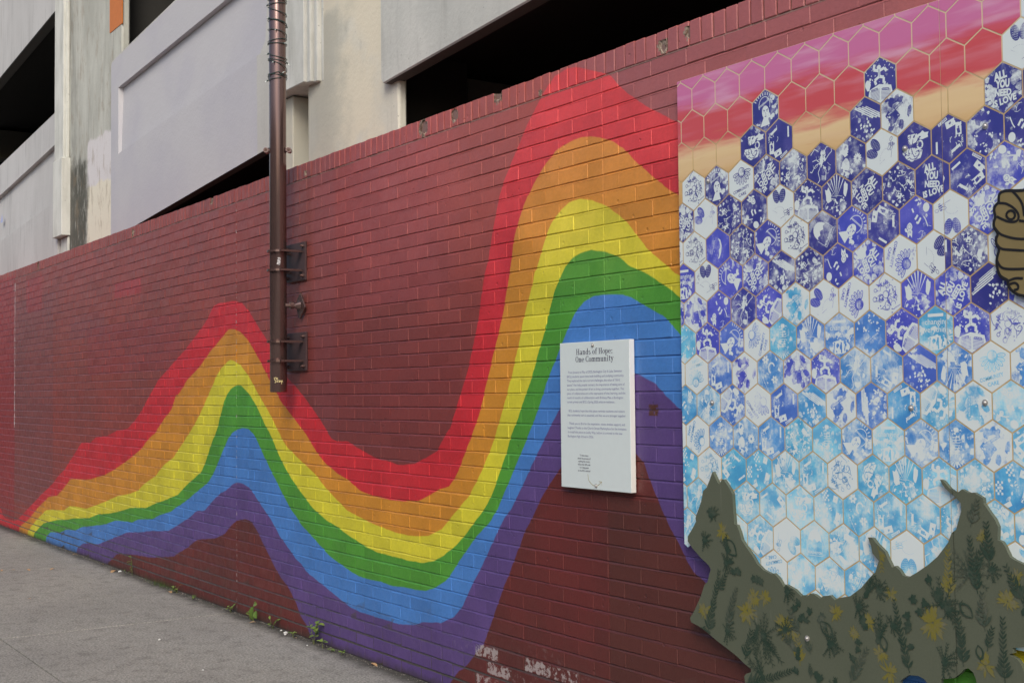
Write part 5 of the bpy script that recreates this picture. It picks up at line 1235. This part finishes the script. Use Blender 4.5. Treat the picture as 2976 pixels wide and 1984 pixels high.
for i_, l in enumerate([[(-2.135,1.946),(-2.11,1.942),(-2.083,1.923),(-2.071,1.902),(-2.078,1.887),(-2.102,1.888),(-2.129,1.901),(-2.142,1.909)],[(-2.092,1.975),(-2.072,1.954),(-2.059,1.931),(-2.056,1.9)],[(-2.149,1.878),(-2.135,1.859),(-2.113,1.849),(-2.086,1.84),(-2.035,1.833)],[(-2.143,1.83),(-2.133,1.816),(-2.097,1.81),(-2.036,1.801)],[(-2.144,1.784),(-2.138,1.771),(-2.128,1.761),(-2.099,1.756),(-2.038,1.753)],[(-2.108,1.725),(-2.089,1.731),(-2.065,1.728)],[(-2.107,1.715),(-2.089,1.719),(-2.079,1.709),(-2.081,1.699),(-2.094,1.698)],[(-2.072,1.889),(-2.055,1.885)],[(-2.112,1.909),(-2.107,1.918),(-2.096,1.921),(-2.087,1.915),(-2.083,1.905),(-2.088,1.897),(-2.097,1.894),(-2.107,1.899),(-2.112,1.909)]]): ink_line(mb, l, .007, -.0424-.00004*i_)
mb.build('ink_outline', M_blk, hand, fix=False)

# ------------------------------------------------------------------ weeds, litter along the foot of the wall
M_leaf = NT('weed_leaf'); t = M_leaf; oi = t.n('ShaderNodeObjectInfo').outputs['Random']
c = t.mix(oi, (.10, .17, .03), (.19, .25, .06)); c = t.mix(t.noise(120, 3), c, t.mix(1, c, (.7, .75, .6), 'MULTIPLY')); M_leaf = t.out(c, .5, .4)
M_leaf.node_tree.nodes['Principled BSDF'].inputs['Transmission Weight'].default_value = 0
M_stem = plain('weed_stem', (.13, .15, .05), .6)
wr = random.Random(11)
def leaf3d(p, d, n_, L, W, name, parent, mat=M_leaf):
    d = d.normalized(); s_ = d.cross(n_).normalized(); mb = MB(); k = 6; prev = None
    for i in range(k+1):
        u = i/k; w = W/2*math.sin(math.pi*min(1, u*.93+.05))**.8*(1 if i < k else 0); c_ = p+d*L*u+n_*(-L*.28*u*u)
        cur = (c_-s_*w+n_*w*.25, c_, c_+s_*w+n_*w*.25)
        if prev: mb.poly([prev[0], prev[1], cur[1], cur[0]]); mb.poly([prev[1], prev[2], cur[2], cur[1]])
        prev = cur
    o = mb.build(name, mat, parent, fix=False, smooth=True); return o
def weed(x, y, h, nl, L, W, label, spread=.5, cat='weed'):
    e = empty('weed', (x, y, 0), label, cat, 'weeds at the foot of the wall')
    for b in range(max(1, nl//4)):
        a = wr.uniform(0, 6.28); top = Vector((x+math.cos(a)*h*spread, min(y+math.sin(a)*h*spread*.5, -.012), h*wr.uniform(.7, 1)))
        mid = Vector((x, y, 0)).lerp(top, .5)+Vector((0, 0, h*.1))
        mb = MB(); mb.tube([Vector((x, y, -.004)), mid, top], [.0022, .0016, .001], 5); mb.build('stem', M_stem, e)
        for q in range(4):
            u = wr.uniform(.3, 1); p = Vector((x, y, 0)).lerp(top, u); aa = wr.uniform(0, 6.28)
            d = Vector((math.cos(aa), math.sin(aa)*.8-.35, wr.uniform(-.1, .7)))
            leaf3d(p, d, Vector((0, -.35, 1)).normalized(), L*wr.uniform(.5, .9), W*wr.uniform(.5, .9), 'leaf', e)
weed(-7.60, -.03, .05, 8, .045, .018, 'small cluster of weeds just left of the broad leaved one')
e = empty('weed', (-7.68+.03, -.035, 0), 'weed with three broad pale green leaves against the dark maroon bricks', 'weed', 'weeds at the foot of the wall')
e.location = (-7.545, -.035, 0)
for p0, d_, L_, W_2 in (((-7.545, -.035, .09), (-.12, -.2, -.9), .085, .05), ((-7.53, -.035, .11), (.9, -.3, .15), .075, .032), ((-7.50, -.035, .07), (.5, -.3, -.6), .055, .04)):
    leaf3d(Vector(p0), Vector(d_), Vector((.25, -.85, .3)).normalized(), L_, W_2, 'leaf', e)
mb = MB(); mb.tube([(-7.545, -.03, 0), (-7.54, -.034, .06), (-7.53, -.036, .11)], [.003, .002, .0015], 6); mb.build('stem', M_stem, e)
weed(-7.24, -.035, .075, 10, .055, .026, 'curling low weed midway between the broad leaf and the purple band')
weed(-6.64, -.04, .13, 16, .05, .034, 'tallest leafy weed in front of the purple bricks', .35)
weed(-6.50, -.05, .04, 6, .07, .022, 'weed with one long leaf just right of the tallest weed')
weed(-6.90, -.05, .035, 8, .035, .018, 'tiny round leaved weed beside the white pebbles')
weed(-6.27, -.05, .04, 6, .035, .022, 'rightmost tiny weed under the purple bricks')
weed(-6.38, -.05, .03, 5, .03, .02, 'low sprout between the last two weeds on the right')
weed(-10.05, -.02, .15, 8, .05, .02, 'thin upright weed growing by the far purple band', .12)
weed(-10.2, -.03, .05, 5, .03, .012, 'sparse sprout left of the thin upright weed')
weed(-8.95, -.04, .06, 12, .055, .022, 'bushy low weed beside a dry leaf near the far slabs')
weed(-8.6, -.05, .03, 6, .04, .016, 'flat weed between the grass tuft and the pavement joint')
weed(-7.93, -.03, .05, 10, .045, .02, 'small leafy weed at the end of the pavement joint')
# grass tuft and moss
mb = MB()
for _ in range(260):
    x = wr.gauss(-9.35, .14) if wr.random() < .7 else wr.uniform(-10.6, -6.2); y = -abs(wr.gauss(.02, .022))-.004; h = wr.uniform(.015, .05) if x < -9 else wr.uniform(.006, .018); a = wr.uniform(0, 6.28)
    dx, dy = math.cos(a)*h*.7, math.sin(a)*h*.5-.004; w = .0016
    mb.poly([(x-w, y, -.002), (x+w, y, -.002), (x+dx*.5+w*.6, y+dy*.5, h*.8), (x+dx, y+dy, h), (x+dx*.5-w*.6, y+dy*.5, h*.8)])
tag(mb.build('grass', plain('grass_blade', (.09, .14, .03), .6), fix=False), 'short green grass growing in the crack at the wall foot', 'grass', kind='stuff')
mb = MB()
for _ in range(3800):
    x = wr.uniform(-14, -4.3); y = -abs(wr.gauss(0, .03))-.003
    if wr.random() < .25: y = wr.uniform(-1.2, -.1)
    r_ = wr.uniform(.001, .004)*(1 if y > -.1 else .7); a = wr.uniform(0, 3)
    P = [(x+r_*math.cos(a+q*1.57), y+r_*.8*math.sin(a+q*1.57), .0015) for q in range(4)]; ap = (x, y, .0015+r_*.7)
    for q in range(4): mb.poly([P[q], P[(q+1) % 4], ap])
t = NT('grit'); M_grit = t.out(t.mix(t.ramp(t.noise(40, 2), .4, .6), (.05, .045, .04), (.30, .27, .24)), .9, .2)
tag(mb.build('grit', M_grit, fix=False), 'fine dark and pale grit scattered along the foot of the wall', 'grit', kind='stuff')
M_dry = plain('dry_leaf', (.42, .26, .13), .7, var=.3, scale=80)
for x, y, L, lab in ((-10.36, -.06, .09, 'dry tan leaf lying by the wall next to a white scrap'), (-10.80, -.03, .05, 'small dry leaf at the wall beside the far purple band'), (-10.80, -.43, .06, 'curled dry leaf alone on the pavement beyond the slab joint'), (-10.9, -.63, .06, 'largest of the dry leaves out on the far slab joint'), (-10.92, -.72, .04, 'middle dry leaf of three on the far slab joint'), (-11.0, -.80, .05, 'dry leaf furthest from the wall on the far slab joint'), (-9.02, -.07, .06, 'dry leaf resting against the bushy low weed'), (-5.96, -.03, .06, 'orange brown curled leaf right of the weeds'), (-7.46, -.05, .045, 'brown dead leaf beneath the broad leaved weed'), (-6.83, -.06, .03, 'little orange leaf beside the tiny round leaved weed'), (-11.64, -.02, .05, 'pale dry leaf in the corner under the yellow band'), (-9.3, -.97, .03, 'tiny pale leaf bit in the middle of the slab')):
    a = wr.uniform(0, 6.28); o = leaf3d(Vector((x, y, .008)), Vector((math.cos(a), math.sin(a)*.6, .12)), Vector((0, 0, 1)), L, L*.42, 'dry_leaf', None, M_dry)
    tag(o, lab, 'dead leaf', 'dry leaves on the pavement')
M_scrap = plain('white_scrap', (.66, .66, .64), .7)
def pebble(x, y, r_, lab, name='pebble', cat='pebble'):
    bm = bmesh.new(); bmesh.ops.create_icosphere(bm, subdivisions=2, radius=r_)
    for v in bm.verts: v.co *= wr.uniform(.75, 1.1); v.co.z *= .6; v.co += Vector((x, y, r_*.5))
    me = bpy.data.meshes.new(name); bm.to_mesh(me); bm.free(); tag(link(name, me, None, [M_scrap]), lab, cat, 'white bits on the pavement')
pebble(-10.27, -.05, .016, 'white scrap lying beside the dry leaf near the wall', 'paper_scrap', 'litter')
pebble(-7.02, -.045, .014, 'larger white pebble at the end of the dark maroon bricks'); pebble(-7.12, -.03, .008, 'smaller white pebble left of the larger one')
pebble(-6.99, -.06, .009, 'white crumb touching the larger white pebble'); pebble(-7.29, -.72, .009, 'lone white pebble out on the middle of the slab'); pebble(-6.62, -.09, .006, 'white speck in front of the tallest weed'); pebble(-9.0, -1.25, .006, 'white speck on the far left slab'); pebble(-6.36, -.80, .006, 'small pale pebble near the bottom of the picture')

print('tiles', ntile, 'objects', len(bpy.data.objects))
